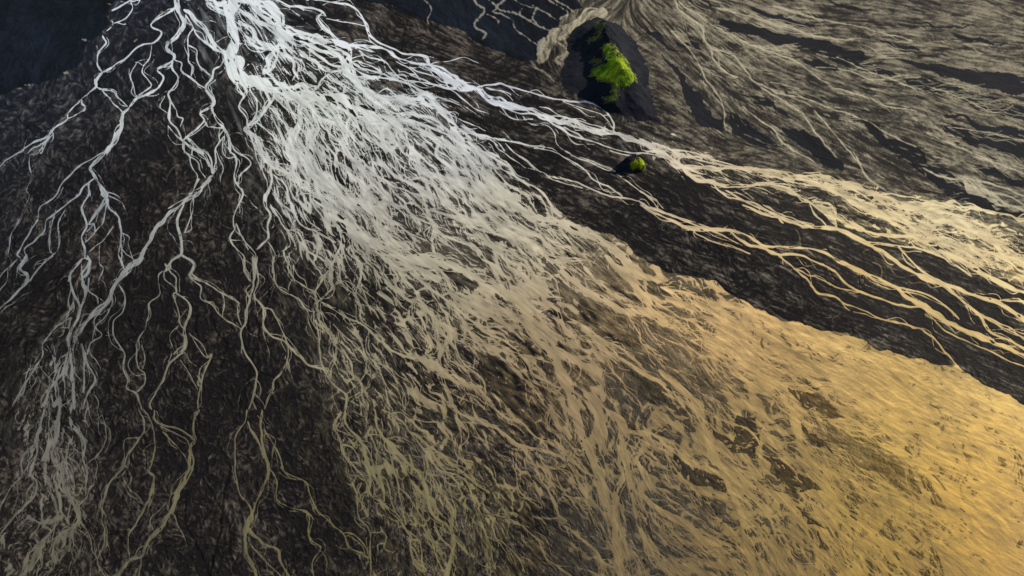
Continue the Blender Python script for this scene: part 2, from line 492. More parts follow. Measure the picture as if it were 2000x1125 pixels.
# dry pale silt lines (no water)
DRY = """
@0 0 3.75
12 610,300 655,308,4
14 985,305 1005,290,22
10 470,540 495,535,16
8 185,630 220,628
9 710,340 720,370
8 790,36 815,40
9 1180,90 1240,95
5 130,655 160,650
@400 0 3.75
10 150,290 155,330

@800 0 3.75
8 100,0 160,70 130,140 140,180
18 460,0 540,90 480,190 560,250 530,300
8 560,110 640,150 650,200
9 600,90 740,150 780,230 950,350
12 700,0 650,70 800,120 900,180 1030,240
12 930,60 900,140 930,190
9 830,60 800,110 860,150 900,170
8 900,50 1010,110 1080,160
12 1000,0 1080,50 1150,100 1100,150
12 1050,0 1200,90
9 560,0 640,60 600,100
8 760,0 860,60 960,60
70 1440,95,70 1330,100,50 1200,190,45 1080,270,60 990,330,60 960,420,60 940,440
14 1180,230 1090,300 1150,370 1070,430 1110,475
12 1130,270 1150,330 1160,380 1110,440
10 1050,440 1110,475,30
9 900,490 1000,540 1060,600
@1250 0 2.5
9 170,0 200,60 300,130 310,190 350,240 360,290 420,350 480,380
7 190,10 330,110 430,160 540,220 740,290 830,350 950,430 1100,470 1200,520 1350,545
8 350,240 450,270 520,350 560,400 700,460 800,480 900,520 1000,550 1130,600 1200,650 1350,720
8 560,400 640,460 740,520 800,570 850,640 900,700 960,770
7 1040,740 1090,840 1150,900 1200,930
8 850,540 920,620 980,690 1060,790
30 1570,870,12 1620,930,44 1700,960,40 1780,990,30 1875,1035
12 1640,900 1720,940 1800,960 1875,1000
10 1600,880 1650,915 1700,930
7 1640,765 1750,800 1875,850
12 1380,820 1500,870 1640,880 1780,920 1875,960
5 540,220 640,240 720,260
6 860,330 1000,340 1130,390 1270,370
6 1400,420 1550,470 1700,540 1770,550
6 960,280 1100,340 1250,400 1350,440
7 380,40 560,90 760,150 940,190 1050,190
5 1500,620 1700,650 1875,690
6 1400,650 1560,720 1700,780
6 650,30 900,100 1100,140 1330,200
6 150,150 260,270 330,400 400,500 420,640
9 500,520 600,600 660,640 700,700 860,800
"""
BLACK = """
@0 800 3.462
14 1560,380 1520,600 1500,740 1450,1000 1430,1125
9 1270,560 1260,760 1320,900 1390,1040 1420,1125
7 1400,500 1480,640 1560,800 1550,940 1600,1060
@400 500 3.75
16 500,130 470,260 450,380
12 380,460 400,600 330,830 310,960 300,1125
6 1180,130 1300,280 1500,520 1560,640
14 40,300 60,480 110,590 160,660 120,820
10 1500,480 1420,560
@400 250 3.75
34 640,820,20 690,890 760,960 830,1030,12
@0 250 3.75
10 820,320 870,400 960,460 1030,520 1020,680 1130,710
7 430,200 440,280 330,400 230,490
7 1150,900 1150,1125
@1250 400 2.5
6 90,170 300,240 430,290 460,380
6 300,180 420,270 
6 850,440 940,520 1030,590 1040,650
5 700,500 850,570 1000,640
@0 500 3.75
9 940,440 1010,600 1100,740 1140,900
14 1450,430 1440,560
10 1130,600 1250,690
9 170,500 180,620 190,760
8 1260,850 1330,960
"""
P_SAND = [  # smooth black sand surfaces (sheet px)
 [(-400,-400),(245,-400),(236,-30),(227,0),(208,27),(216,48),(200,61),(171,85),(160,109),(144,133),(117,149),(77,163),(35,175),(0,184),(-400,260)],
 [(640,-400),(690,-20),(701,2),(755,11),(800,25),(840,43),(880,54),(907,67),(920,83),(973,101),(1027,117),(1048,117),(1064,77),(1088,53),(1107,27),(1135,11),(1115,-20),(1060,-400)]]
def q(ox, oy, s, t): return [(ox+a/s, oy+b/s) for a, b in (map(float, p.split(',')) for p in t.split())]
GUIDE = [[(1300,540),(1600,660),(2200,920)],[(1280,590),(1650,780),(2200,1080)],[(1250,650),(1500,850),(1900,1200)],[(1400,900),(1700,1250)],[(1500,700),(1750,810),(2200,1010)],[(1600,800),(1850,930),(2200,1150)],[(1650,950),(1900,1120)],[(1400,620),(1500,690),(1700,760)],
 [(1250,60),(1400,160),(1600,280)],[(1400,20),(1700,90),(2100,150)],[(1500,120),(1800,210),(2100,330)],[(1600,300),(1800,390)],[(1300,380),(1600,560),(1900,700)],[(700,70),(900,110),(1060,140)]]
P_DARK = [q(0, 0, 3.75, t) for t in ("920,260 1000,230 1060,240 1050,290 980,320 925,340","1055,150 1090,130 1110,200 1080,230 1060,210","550,700 620,650 640,680 600,740 555,740")]
P_DARK += [q(1250, 0, 2.5, t) for t in (
 "110,260 160,320 240,400 330,500 400,600 400,650 330,620 260,560 230,460 170,370",
 "180,190 290,220 310,260 200,220", "410,540 540,610 620,660 670,730 560,700 440,650",
 "690,630 800,640 900,700 990,840 920,820 840,750 720,680", "390,95 520,115 700,165 900,205 1070,265 1180,335 1290,385 1130,365 1000,325 850,250 700,215 560,180 430,140",
 "1280,370 1450,395 1600,450 1800,500 1990,590 1990,640 1700,550 1500,470 1350,430", "1250,280 1500,325 1700,360 1990,450 1990,500 1700,430 1500,380 1380,340",
 "1020,560 1150,610 1200,665 1350,725 1390,800 1550,870 1650,940 1875,1045 2000,1090 1875,1068 1700,1030 1500,950 1380,860 1290,810 1180,710",
 "1450,605 1700,640 1990,700 1990,790 1700,730 1500,660", "1600,785 1750,835 1990,910 1850,905 1700,855", "1500,165 1650,185 1790,220 1600,205",
 "700,245 850,285 1000,345 850,335", "1170,195 1330,225 1460,275 1300,255", "1480,550 1650,595 1990,660 1990,690 1650,635",
 "270,-40 400,25 350,25", "700,560 640,520 560,510 520,470 460,440 600,470 720,560", "500,30 700,80 900,130 760,120 600,80", "1600,330 1800,370 1990,400 1990,430 1800,400",
 "30,110 90,170 150,220 210,250 140,240 60,180", "1000,40 1200,60 1140,50 900,0", "1300,110 1500,125 1700,130 1500,140")]
P_DARK += [q(1250, 700, 2.647, t) for t in ("740,145 860,165 980,215 1055,315 930,290 850,240", "0,80 60,110 120,190 130,240 40,190 0,140", "510,280 600,330 625,420 600,520 520,480 500,380",
 "380,350 500,420 560,480 480,490 400,420", "170,490 330,560 440,640 440,700 250,640 180,560", "130,220 250,270 260,310 150,260", "810,760 900,830 960,880 880,860", "0,770 60,900 100,980 30,900",
 "-100,280 -40,330 40,430 -30,400", "640,500 800,560 930,680 800,700 680,600", "1540,250 1600,300 1560,280","840,340 960,430 1000,480 900,440")]
P_DARK += [q(800, 250, 3.75, t) for t in ("800,490 900,520 1050,640 960,660 870,580", "1040,180 1060,200 1050,195", "620,1125 560,1040 440,960 500,950 640,1080", "930,930 1050,1000 1120,1080 1000,1070",
 "560,740 700,830 800,900 700,880 600,810")]
P_DARK += [q(800, 500, 3.75, t) for t in ("1360,60 1450,100 1600,180 1640,270 1500,230 1420,160", "1060,140 1200,230 1340,330 1500,440 1700,640 1500,600 1350,560 1220,420 1120,280", "1640,320 1780,415 1700,380",
 "250,80 380,140 500,230 490,280 380,250 300,180", "560,540 760,620 900,690 950,750 800,700 640,610", "500,690 680,780 800,900 800,1120 650,1060 560,900")]
FANEDGE = [(1213,467),(1250,497),(1302,532),(1366,546),(1398,547),(1434,580),(1474,604),(1530,624),(1610,644),(1690,666),(1742,688),(1790,704),(1874,720),(1930,752),(2000,792),(2400,980),(2400,1500),(-400,1500),(-400,-300),(400,-300),(700,60),(1000,330),(1120,430)]
HILL = q(1050, 0, 4.5, "540,148 600,180 700,200 770,260 850,340 890,380 895,440 940,510 985,590 990,650 975,770 1010,800 1025,900 1060,1020 1110,1080 950,1070 760,1030 600,980 470,890 340,830 210,760 190,680 200,590 230,530 270,470 250,350 300,270 400,200 480,160")
def parse(txt):
    out = []; o = (0, 0, 1)
    for ln in txt.strip().splitlines():
        if not ln: continue
        if ln[0] == '@': o = tuple(float(v) for v in ln[1:].split()); continue
        tk = ln.split(); w = float(tk[0]); pts = []
        for t in tk[1:]:
            v = [float(c) for c in t.split(',')]; pts.append((o[0]+v[0]/o[2], o[1]+v[1]/o[2], (v[2] if len(v) > 2 else w)/o[2]))
        out.append(np.array(pts))
    return out
def smooth(pl, step=.7):
    P = np.vstack([2*pl[0]-pl[1], pl, 2*pl[-1]-pl[-2]]); P[0, 2] = pl[0, 2]; P[-1, 2] = pl[-1, 2]
    out = []
    for i in range(1, len(P)-2):
        n = max(2, int(np.hypot(*(P[i+1]-P[i])[:2])/step)); t = np.linspace(0, 1, n, endpoint=False)[:, None]
        a, b, c, d = P[i-1], P[i], P[i+1], P[i+2]
        s = .5*((2*b)+(-a+c)*t+(2*a-5*b+4*c-d)*t*t+(-a+3*b-3*c+d)*t**3); s[:, 2] = (b[2]*(1-t)+c[2]*t)[:, 0]
        out.append(s)
    return np.vstack(out)
def extend(pl):
    """run channels that reach the border of the survey on beyond it"""
    for rev in (0, 1):
        e = pl[::-1] if rev else pl
        x, y = e[-1, :2]
        if x < 6 or x > 1994 or y < 4 or y > 1118:
            d = e[-1, :2]-e[-2, :2]; d = d/np.hypot(*d)
            add = [np.append(e[-1, :2]+d*k*70+np.array([8, 0])*math.sin(k*2.3+x), e[-1, 2]) for k in (1, 2, 3)]
            e = np.vstack([e]+[np.array(add)]); pl = e[::-1] if rev else e
    return pl
def splat(F, x, y, r):
    """F = max(F, r - distance) round every point"""
    Ff = F.reshape(-1)
    cls = np.ceil(r/STEP+1.5).astype(int)
    for c in np.unique(cls):
        m = cls == c; xx = (x[m]-X0)/STEP; yy = (y[m]-Y0)/STEP; rr = r[m]
        ix = np.round(xx).astype(np.int64); iy = np.round(yy).astype(np.int64)
        for dy in range(-c, c+1):
            for dx in range(-c, c+1):
                if dx*dx+dy*dy > (c+.7)**2: continue
                jx = ix+dx; jy = iy+dy; ok = (jx >= 0) & (jx < NX) & (jy >= 0) & (jy < NY)
                v = rr-STEP*np.hypot(jx-xx, jy-yy)
                np.maximum.at(Ff, (jy*NX+jx)[ok], v[ok].astype(np.float32))
def cv(a, k):
    return np.convolve(a, k, 'same') if len(a) > len(k)+2 else a
def lines_to_field(lines, amp=1.0, seed=3, base=-3.0, sat=None):
    F = np.full((NY, NX), base, np.float32); P = []
    for s_i, pl in enumerate(lines):
        s = smooth(extend(pl)); n = len(s); rg = RNG(seed+s_i)
        def w1(sc):
            m = max(4, int(n*.7/sc)+4); v = rg.randn(m); p = np.linspace(1, m-3, n); i = p.astype(int); f = p-i; f = f*f*(3-2*f)
            return v[i]*(1-f)+v[i+1]*f
        d = np.gradient(s[:, :2], axis=0); d /= np.hypot(d[:, 0], d[:, 1])[:, None]+1e-9
        env = np.minimum(1, np.minimum(np.arange(n), n-1-np.arange(n))/20.)
        off = (cv(w1(15), np.hanning(15)/np.hanning(15).sum())*1.05+w1(7)*.16)*amp*env*(.7+.02*s[:, 2])
        wd = s[:, 2].mean(); r = s[:, 2]/2*(1+.20*w1(8+1.6*wd)+.14*w1(25+2*wd))+.08; fr_ = np.arange(n)*.7; ed = lambda p: 1. if (p[0] < 6 or p[0] > 1994 or p[1] < 4 or p[1] > 1118) else 0.
        tl = 5+1.2*s[:, 2]; r = r*np.maximum(ed(pl[0]), np.minimum(1, .62+fr_/tl))*np.maximum(ed(pl[-1]), np.minimum(1, .62+fr_[::-1]/tl))
        x = s[:, 0]-d[:, 1]*off; y = s[:, 1]+d[:, 0]*off
        if sat and wd > 6 and not (pl[:, 0].mean() > 960 and pl[:, 1].mean() > 480):
            k_ = int(3+wd/3.2)
            for q_ in range(k_):
                w2 = 16+6*rg.rand()+wd*.6; sp = cv(w1(w2), np.ones(11)/11)*s[:, 2]*.36+(q_/(k_-1.)-.5)*s[:, 2]*.30
                rr = np.maximum(s[:, 2]*rg.uniform(.10, .20)*(1+.3*w1(20))*(r/(s[:, 2]/2+.08)), .5); xx = s[:, 0]-d[:, 1]*(off+sp*np.minimum(1, .35+env)); yy = s[:, 1]+d[:, 0]*(off+sp*np.minimum(1, .35+env))
                splat(F, xx, yy, rr); P.append(np.stack([xx, yy, rr], 1))
        else:
            if s_i >= 0 and wd < 6 and sat: r = r*.84
            splat(F, x, y, np.maximum(r, .55)); P.append(np.stack([x, y, r], 1))
        if sat:                                    # threads that leave the channel and come back to it
            dn = float(np.clip(sample(sat[0], s[n//2:n//2+1, 0], s[n//2:n//2+1, 1])[0]/9, 0, 1))
            for q_ in range(int(round(.4+dn*2.6))):
                sp = cv(w1(22+10*rg.rand()), np.ones(9)/9); o2 = off+sp*(3.2+1.1*s[:, 2]**.5+3*rg.rand())*env
                g_ = w1(30) > -.6
                if g_.sum() < 4: continue
                rr = np.full(n, rg.uniform(.42, .85))*(1+.2*w1(12))
                splat(sat[1], (s[:, 0]-d[:, 1]*o2)[g_], (s[:, 1]+d[:, 0]*o2)[g_], np.maximum(rr[g_], .4))
    return (F, np.concatenate(P)) if sat else F
CH = parse(TRACE); DR = parse(DRY); BK = parse(BLACK)
# ------------------------------------------------------------------ direction of flow over the plain
def flow_field():
    k = 40.; ny = int((Y1-Y0)/k)+1; nx = int((X1-X0)/k)+1
    gx = X0+k*np.arange(nx); gy = Y0+k*np.arange(ny); QX, QY = np.meshgrid(gx, gy)
    # background: two fans
    a1 = np.arctan2(QY+100, QX-400); a2 = np.arctan2(QY+330-.0*QX, QX-900)*1.0
    side = sstep(-60, 60, (QX-1000)*.42+60-QY)      # 1 above the second river
    a = a1*(1-side)+(a2*.62)*side
    a = np.where((QX > 700) & (side < .5), a-.25*sstep(1100, 1700, QX)*sstep(900, 500, QY), a)
    U = np.cos(a)*.35; V = np.sin(a)*.35
    for pl in CH+DR+[np.array([(a, b, 22.) for a, b in g_]) for g_ in GUIDE]:
        s = smooth(pl, 12.); d = np.diff(s[:, :2], axis=0); L = np.hypot(d[:, 0], d[:, 1]); w = L*(.6+.15*s[1:, 2])/12
        if d.sum(0)[1] < -2 : d = -d
        for (x, y), (dx, dy), l, ww in zip(s[1:, :2], d, L, w):
            g = np.exp(-((QX-x)**2+(QY-y)**2)/(2*34.**2))*ww
            U += g*dx/max(l, 1e-6); V += g*dy/max(l, 1e-6)
    n = np.hypot(U, V)+1e-6; U /= n; V /= n
    o = (U, V)
    return [resize(c, NY, NX, 0, (Y1-Y0)/k, 0, (X1-X0)/k) for c in o]
def rot(U, V, A):
    c, s = np.cos(A), np.sin(A); n = np.hypot(U, V)+1e-6
    return (U*c-V*s)/n, (U*s+V*c)/n
def lic(U, V, src, L, step=1.0):
    acc = src.copy(); wsum = 1.
    II, JJ = np.meshgrid(np.arange(NY, dtype=np.float32), np.arange(NX, dtype=np.float32), indexing='ij')
    for sg in (1, -1):
        i = II.copy(); j = JJ.copy()
        for k in range(L):
            ii = np.clip(i, 0, NY-1.01).astype(np.int32); jj = np.clip(j, 0, NX-1.01).astype(np.int32); idx = ii*NX+jj
            j += sg*step*np.take(U, idx); i += sg*step*np.take(V, idx)
            w = .5+.5*math.cos(math.pi*(k+1)/(L+1))
            ii = np.clip(i+.5, 0, NY-1).astype(np.int32); jj = np.clip(j+.5, 0, NX-1).astype(np.int32)
            acc += w*np.take(src, ii*NX+jj); wsum += w
    acc -= acc.mean(); return acc/acc.std()
def braids(U, V, dens, n, seed, amp, wmin, wmax, F, life=260, sc=40):
    rg = RNG(seed)
    fields = [noise(sc, seed+5)*amp+noise(sc*.4, seed+6)*amp*.55, noise(sc*1.3, seed+7)*amp+noise(sc*.5, seed+8)*amp*.55, noise(sc*.8, seed+9)*amp+noise(sc*.3, seed+10)*amp*.4]
    x = rg.uniform(X0, X1, n*6); y = rg.uniform(Y0, Y1, n*6)
    keep = rg.rand(n*6)*9 < sample(dens, x, y); x = x[keep][:n]; y = y[keep][:n]; n = len(x)
    kf = rg.randint(0, 3, n); thr = rg.rand(n)*6; w0 = wmin+(wmax-wmin)*rg.rand(n)**2.5; lf = rg.uniform(.4, 1, n)*life; ph = rg.rand(n)*9
    alive = np.ones(n, bool); xs = []; ys = []; rs = []
    for k in range(int(life)):
        u = sample(U, x, y); v = sample(V, x, y)
        a = np.where(kf == 0, sample(fields[0], x, y), np.where(kf == 1, sample(fields[1], x, y), sample(fields[2], x, y)))
        c, s = np.cos(a), np.sin(a); x = x+(u*c-v*s)*.9; y = y+(u*s+v*c)*.9
        if k % 8 == 0: alive &= (sample(dens, x, y) > thr*.8) & (k < lf)
        if not alive.any(): break
        e = np.minimum(1, np.minimum(k/25., (lf-k)/30.+.2)); r = w0*(.45+.55*e)*(1+.25*np.sin(k*.07+ph))
        xs.append(x[alive]); ys.append(y[alive]); rs.append(np.maximum(r[alive], .3))
    splat(F, np.concatenate(xs), np.concatenate(ys), np.concatenate(rs))

def connect(U, V, F, P, dens, n, seed, a0, wmin, wmax, life, amp, fresh=True, land=None):
    """side arms: each leaves a channel, follows the fall of the plain and joins the next channel it meets"""
    rg = RNG(seed); w = np.clip(sample(dens, P[:, 0], P[:, 1]), 0, 9)**1.3+1e-6
    i = rg.choice(len(P), n, p=w/w.sum()); x = P[i, 0].copy(); y = P[i, 1].copy(); side = rg.choice([-1., 1.], n)
    ang = side*a0*rg.uniform(.4, 1.3, n); nz = noise(34, seed+3)*amp+noise(13, seed+4)*amp*.7
    F0 = F.copy(); wid = np.minimum(wmin+(wmax-wmin)*rg.rand(n)**2.2, np.maximum(P[i, 2]*.8, wmin)); lf = life*rg.uniform(.35, 1, n)
    alive = np.ones(n, bool); out_ = np.zeros(n, bool); xs = []; ys = []; rs = []; ph = rg.rand(n)*9; f1 = rg.uniform(.05, .14, n)
    for k in range(int(life)):
        u = sample(U, x, y); v = sample(V, x, y); cm = sample(CM, x, y); a = (ang*math.exp(-k/22.)+sample(nz, x, y)+.22*np.sin(k*f1+ph))*cm
        c, s_ = np.cos(a), np.sin(a); x = x+(u*c-v*s_)*.8; y = y+(u*s_+v*c)*.8; f = sample(F0, x, y)
        out_ |= f < -.9; alive &= ~(out_ & (f > .25)) & (k < lf)
        if not alive.any(): break
        e = np.minimum(1, (lf-k)/40.+.25); rr = wid*e*(1+.2*np.sin(k*.11+ph*3))
        xs.append(x[alive]); ys.append(y[alive]); rs.append(np.maximum(rr[alive], .38))
    Q = np.stack([np.concatenate(xs), np.concatenate(ys), np.concatenate(rs)], 1); splat(F, Q[:, 0], Q[:, 1], Q[:, 2]); return Q
def bars(p, q_, L, Wd, seed):
    """distance to the nearest channel between lens-shaped bars (cells drawn out along the flow)"""
    u = p/L; v = q_/Wd; iu = np.floor(u).astype(np.int32); iv = np.floor(v).astype(np.int32); T = RNG(seed).rand(256, 256, 2).astype(np.float32)
    f1 = np.full(p.shape, 9., np.float32); f2 = f1.copy()
    for a in (-1, 0, 1):
        for b in (-1, 0, 1):
            j = T[(iv+b) & 255, (iu+a) & 255]; dd = np.hypot(iu+a+j[..., 0]-u, iv+b+j[..., 1]-v).astype(np.float32)
            f2 = np.minimum(f2, np.maximum(f1, dd)); f1 = np.minimum(f1, dd)
    return f2-f1
def build():
    out = {}
    U, V = flow_field()
    # ---- braid density maps
    S = hand(["0 0 0 1 4 5 3 1 0 0 0 0 0 0 0 0 0 0 0 0 0",
              "0 0 0 1 2 5 6 5 3 1 0 0 0 0 0 0 0 0 0 0 0",
              "0 0 0 1 3 7 9 9 7 3 2 2 3 1 0 0 0 0 0 0 0",
              "1 1 1 1 3 7 9 9 9 8 3 2 2 6 5 3 1 0 0 0 0",
              "1 2 2 1 1 6 8 8 8 9 9 3 1 1 2 4 6 7 8 8 8",
              "2 2 2 1 1 3 7 8 8 8 9 8 2 0 1 2 4 5 7 9 9",
              "2 6 3 2 1 2 6 5 8 8 9 8 8 7 3 1 2 3 4 6 7",
              "3 7 3 2 2 2 6 7 7 6 8 8 8 8 8 8 7 7 5 5 6",
              "4 9 4 2 2 2 5 8 8 8 7 8 8 8 8 8 8 8 8 8 8",
              "4 9 4 2 2 2 4 8 9 9 7 8 8 8 8 8 8 8 8 8 8",
              "4 9 4 2 2 2 3 8 9 9 7 8 8 8 8 8 8 8 8 8 8",
              "5 9 4 2 2 2 3 8 9 9 7 8 8 8 8 8 8 8 8 8 8"])
    warpx = PX+6*fbm(60, 41, 4); warpy = PY+5*fbm(60, 51, 4)
    fan = inpoly(FANEDGE, PX+2.5*fbm(22, 42, 3), PY+2.5*fbm(22, 52, 3)).astype(np.float32)
    # second river corridor
    def corridor(pts, hw):
        d = np.full((NY, NX), 1e9, np.float32)
        for (xa, ya), (xb, yb) in zip(pts[:-1], pts[1:]):
            t = np.clip(((PX-xa)*(xb-xa)+(PY-ya)*(yb-ya))/((xb-xa)**2+(yb-ya)**2), 0, 1)
            d = np.minimum(d, np.hypot(PX-xa-t*(xb-xa), PY-ya-t*(yb-ya))/(hw[0]+(hw[1]-hw[0])*np.clip((xa+t*(xb-xa)-pts[0][0])/(pts[-1][0]-pts[0][0]), 0, 1)))
        return sstep(1.25, .75, d)
    riv2 = corridor([(820,125),(1000,200),(1250,275),(1500,340),(1700,400),(1850,450),(2250,600)], (22, 60))
    riv2b = corridor([(1500,450),(1700,510),(2000,660),(2250,800)], (20, 60))*.6
    out['fan'] = fan
    fanb = blur(fan, 5)
    S = S*np.clip(np.maximum(np.maximum(fanb, riv2), riv2b), 0, 1)
    sheetd = hand(["0 0 0 0 1 2 0 0 0 0 0 0 0 0 0 0 0 0 0 0 0",
              "0 0 0 0 0 3 1 0 0 0 0 0 0 0 0 0 0 0 0 0 0",
              "0 0 0 0 0 1 3 2 3 1 0 0 0 0 0 0 0 0 0 0 0",
              "0 0 0 0 0 1 4 3 7 5 1 0 0 4 2 0 0 0 0 0 0",
              "0 0 0 0 0 0 2 5 4 7 7 3 0 0 0 1 2 3 4 4 4",
              "0 0 0 0 0 0 1 3 7 5 6 8 8 4 0 0 0 1 3 4 5",
              "0 0 0 0 0 0 1 0 4 6 6 4 7 9 9 9 9 9 6 1 2",
              "0 2 0 0 0 0 1 2 2 2 4 5 6 8 9 9 9 9 9 9 8",
              "0 4 0 0 0 0 1 1 2 2 1 5 6 5 7 7 8 9 9 9 9",
              "0 3 0 0 0 0 0 2 2 2 1 3 7 5 6 6 6 8 9 9 9",
              "0 3 0 0 0 0 0 1 2 2 2 1 7 5 6 5 6 7 8 9 9",
              "2 3 0 0 0 0 0 1 2 2 2 2 6 5 6 6 6 7 8 9 9"])
    sheetd = sheetd*np.maximum(fan, riv2*.8)
    # sand / dark patches
    sand = np.zeros((NY, NX), np.float32)
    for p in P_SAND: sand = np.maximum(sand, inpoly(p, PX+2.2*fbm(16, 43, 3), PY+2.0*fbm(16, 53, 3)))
    dark = np.zeros((NY, NX), np.float32)
    dwx = PX+4.5*fbm(24, 44, 4); dwy = PY+2.2*fbm(20, 54, 4)
    for p in P_DARK: dark = np.maximum(dark, inpoly(p, dwx, dwy))
    # ---- curls
    curl = hand(["3 4 5 5 5 4 4 4 4 3 3 3 3 3 3 2 2 2 2 2 2", "4 5 6 6 6 5 4 4 4 3 3 3 3 3 3 2 2 2 2 2 2", "6 7 8 8 7 6 5 4 4 3 3 3 3 3 3 2 2 2 2 2 2",
                 "8 9 9 9 9 8 6 4 4 3 3 3 3 3 3 3 2 2 2 2 2", "9 9 9 9 9 9 7 5 4 3 3 3 3 3 3 3 3 3 3 3 3", "9 9 9 9 9 9 8 6 5 4 3 3 3 3 3 3 3 3 3 3 3", "9 9 9 9 9 9 8 7 6 5 4 3 3 3 3 3 3 3 3 3 3",
                 "9 9 9 9 9 9 8 7 6 5 4 3 3 3 3 3 3 3 3 3 3", "9 9 9 9 9 9 8 7 6 5 4 3 3 3 3 3 3 3 3 3 3", "9 9 9 9 9 9 8 7 6 5 4 3 3 3 3 3 3 3 3 3 3", "9 9 9 9 9 9 8 7 6 5 4 3 3 3 3 3 3 3 3 3 3", "9 9 9 9 9 9 8 7 6 5 4 3 3 3 3 3 3 3 3 3 3"])/9
    global CM; CM = np.clip(.25+1.1*curl, .5, 1.0)
    A = (noise(26, 61)*.75+noise(11, 62)*.55)*(.22+.75*curl)
    U1, V1 = rot(U, V, A)
    A2 = (noise(40, 63)*.6+noise(15, 64)*.5)*(.3+.5*curl)
    U2, V2 = rot(U, V, A2)
    l_f = lic(U1, V1, noise(1.9, 70), 4)
    l_m = lic(U1, V1, noise(2.7, 71), 8)                   # veins of the black sand
    l_l = lic(U2, V2, noise(7.0, 72), 20, 1.3)             # broad tongues
    U3, V3 = rot(U, V, noise(40, 64)*.10+noise(12, 65)*.16); tx = lic(U3, V3, noise(2.5, 79), 10); tl = lic(U3, V3, noise(4.2, 80), 30, 1.3); U4, V4 = rot(U, V, noise(90, 58)*.06+noise(30, 59)*.07); tf = lic(U4, V4, noise(1.7, 57), 20)
    UA, VA = rot(U, V, .17+noise(60, 66)*.12+noise(20, 67)*.14); UB, VB = rot(U, V, -.17+noise(66, 68)*.12+noise(24, 69)*.14)
    lA = lic(UA, VA, noise(4.2, 73), 26); lB = lic(UB, VB, noise(4.2, 75), 26)
    br = np.maximum(lA, lB)+.3*np.minimum(lA, lB); br = (br-br.mean())/br.std(); bf = tx
    out.update(l_f=l_f, l_m=l_m, l_l=l_l, br=br, bf=bf, tl=tl, tf=tf)
    # ---- channels
    B = np.full((NY, NX), -3, np.float32)
    F, P0 = lines_to_field(CH, sat=(np.maximum(S, 2.5), B)); core = sstep(0, 2.5, F)
    infan = sstep(1150, 1300, PX+.35*(PY-700)+.0*PY)*sstep(400, 520, PY)*fan
    A_ = np.maximum(F, B); dS = np.clip(S-.6, 0, 9)*(1-.55*infan)*(1-.35*sstep(200, 80, PY))
    fx = lambda Q: Q[(Q[:, 0] > X0) & (Q[:, 0] < X1) & (Q[:, 1] > Y0) & (Q[:, 1] < Y1)]
    P1 = connect(U, V, A_, P0, dS, 760, 700, .85, .6, 2.0, 150, .30)
    P2 = connect(U, V, A_, fx(np.vstack([P0, P1])), dS, 1100, 720, .8, .45, 1.1, 110, .36)
    P3 = connect(U, V, A_, fx(np.vstack([P0, P1, P2])), dS, 3600, 740, .8, .4, .75, 80, .42)
    connect(U, V, A_, fx(np.vstack([P0, P1])), np.clip(S*np.maximum(riv2, riv2b)-2, 0, 9)*sstep(1150, 1350, PX), 900, 745, .5, .4, .9, 110, .26)
    dF = infan*9; A3 = A_.copy()
    G0 = []                                                  # head channels crossing the ochre fan
    for gi, (x_, y_) in enumerate([(1230,520),(1255,560),(1290,560),(1330,570),(1380,570),(1440,610),(1500,640),(1580,660),(1660,680),(1740,710),(1820,730),(1900,760),(1980,800),(1290,640),(1350,690),(1420,760),(1500,720),(1560,840),(1640,780),(1720,850),(1800,820),(1880,900),(1960,950),(1450,880),(1350,860),(1330,960),(1550,980),(1660,1000),(1780,1010),(1880,1040),(1600,900),(1700,920)]):
        G0.append((x_, y_, 1.2+1.5*((gi*7) % 5)/4))
    rg = RNG(4040); gx_ = rg.uniform(1230, 2200, 900); gy_ = rg.uniform(500, 1250, 900); ok = (sample(infan, gx_, gy_) > .6)
    G0 = np.vstack([np.array(G0), np.stack([gx_, gy_, rg.uniform(.8, 2.6, 900)], 1)[ok][:260]])
    P4 = connect(U, V, A_, G0, np.full((NY, NX), 1., np.float32), 150, 760, .4, .8, 2.4, 520, .24)
    P5 = connect(U, V, A_, fx(np.vstack([P0, P4])), dF, 900, 770, .7, .7, 2.2, 190, .24)
    P6 = connect(U, V, A_, fx(np.vstack([P0, P4, P5])), dF, 2600, 780, .7, .5, 1.4, 130, .28)
    P7 = connect(U, V, A_, fx(np.vstack([P0, P4, P5, P6])), dF, 7500, 790, .7, .42, .7, 80, .32)
    B = np.where(fan > .5, A_, A3)
    BF = np.full((NY, NX), -3, np.float32); braids(U, V, 9*infan, 5200, 530, .40, .35, .6, BF, 70, 24); out['BF'] = BF
    B2 = np.full((NY, NX), -3, np.float32)                    # damp film threads, too thin to count as water
    braids(U, V, np.clip(S+.3, 0, 9), 2200, 300, .5, .45, .9, B2, 120, 26)
    rightm = sstep(1150, 1500, PX+(PY*-1.0+250)*.9)
    PR = np.full((NY, NX), -3, np.float32); BR = np.full((NY, NX), -3, np.float32)   # pale and black rills of the dry plain
    D, PD = lines_to_field([a*np.array([1, 1, .62 if a[0, 0] > 1250 else 1.1]) for a in DR], 1.3, 900, sat=(np.full((NY, NX), 4., np.float32), PR)); D0 = D.copy()
    DM = np.maximum(D, PR); dR = 1+8*rightm
    Q1 = connect(U, V, DM, PD, dR, 200, 800, .5, .5, 1.2, 260, .26); Q2 = connect(U, V, DM, fx(np.vstack([PD, Q1])), dR, 500, 810, .6, .4, .8, 140, .30)
    Q3 = connect(U, V, DM, fx(np.vstack([PD, Q1, Q2])), dR, 900, 820, .6, .35, .6, 90, .34); PR = np.maximum(PR, DM)
    braids(U, V, np.clip(curl*9*(1-rightm), 0, 9), 3000, 430, 1.0, .4, .7, PR, 60, 26)
    braids(U, V, np.clip(curl*9*(1-rightm)+1, 0, 9), 3800, 460, .9, .4, .9, BR, 110, 30)
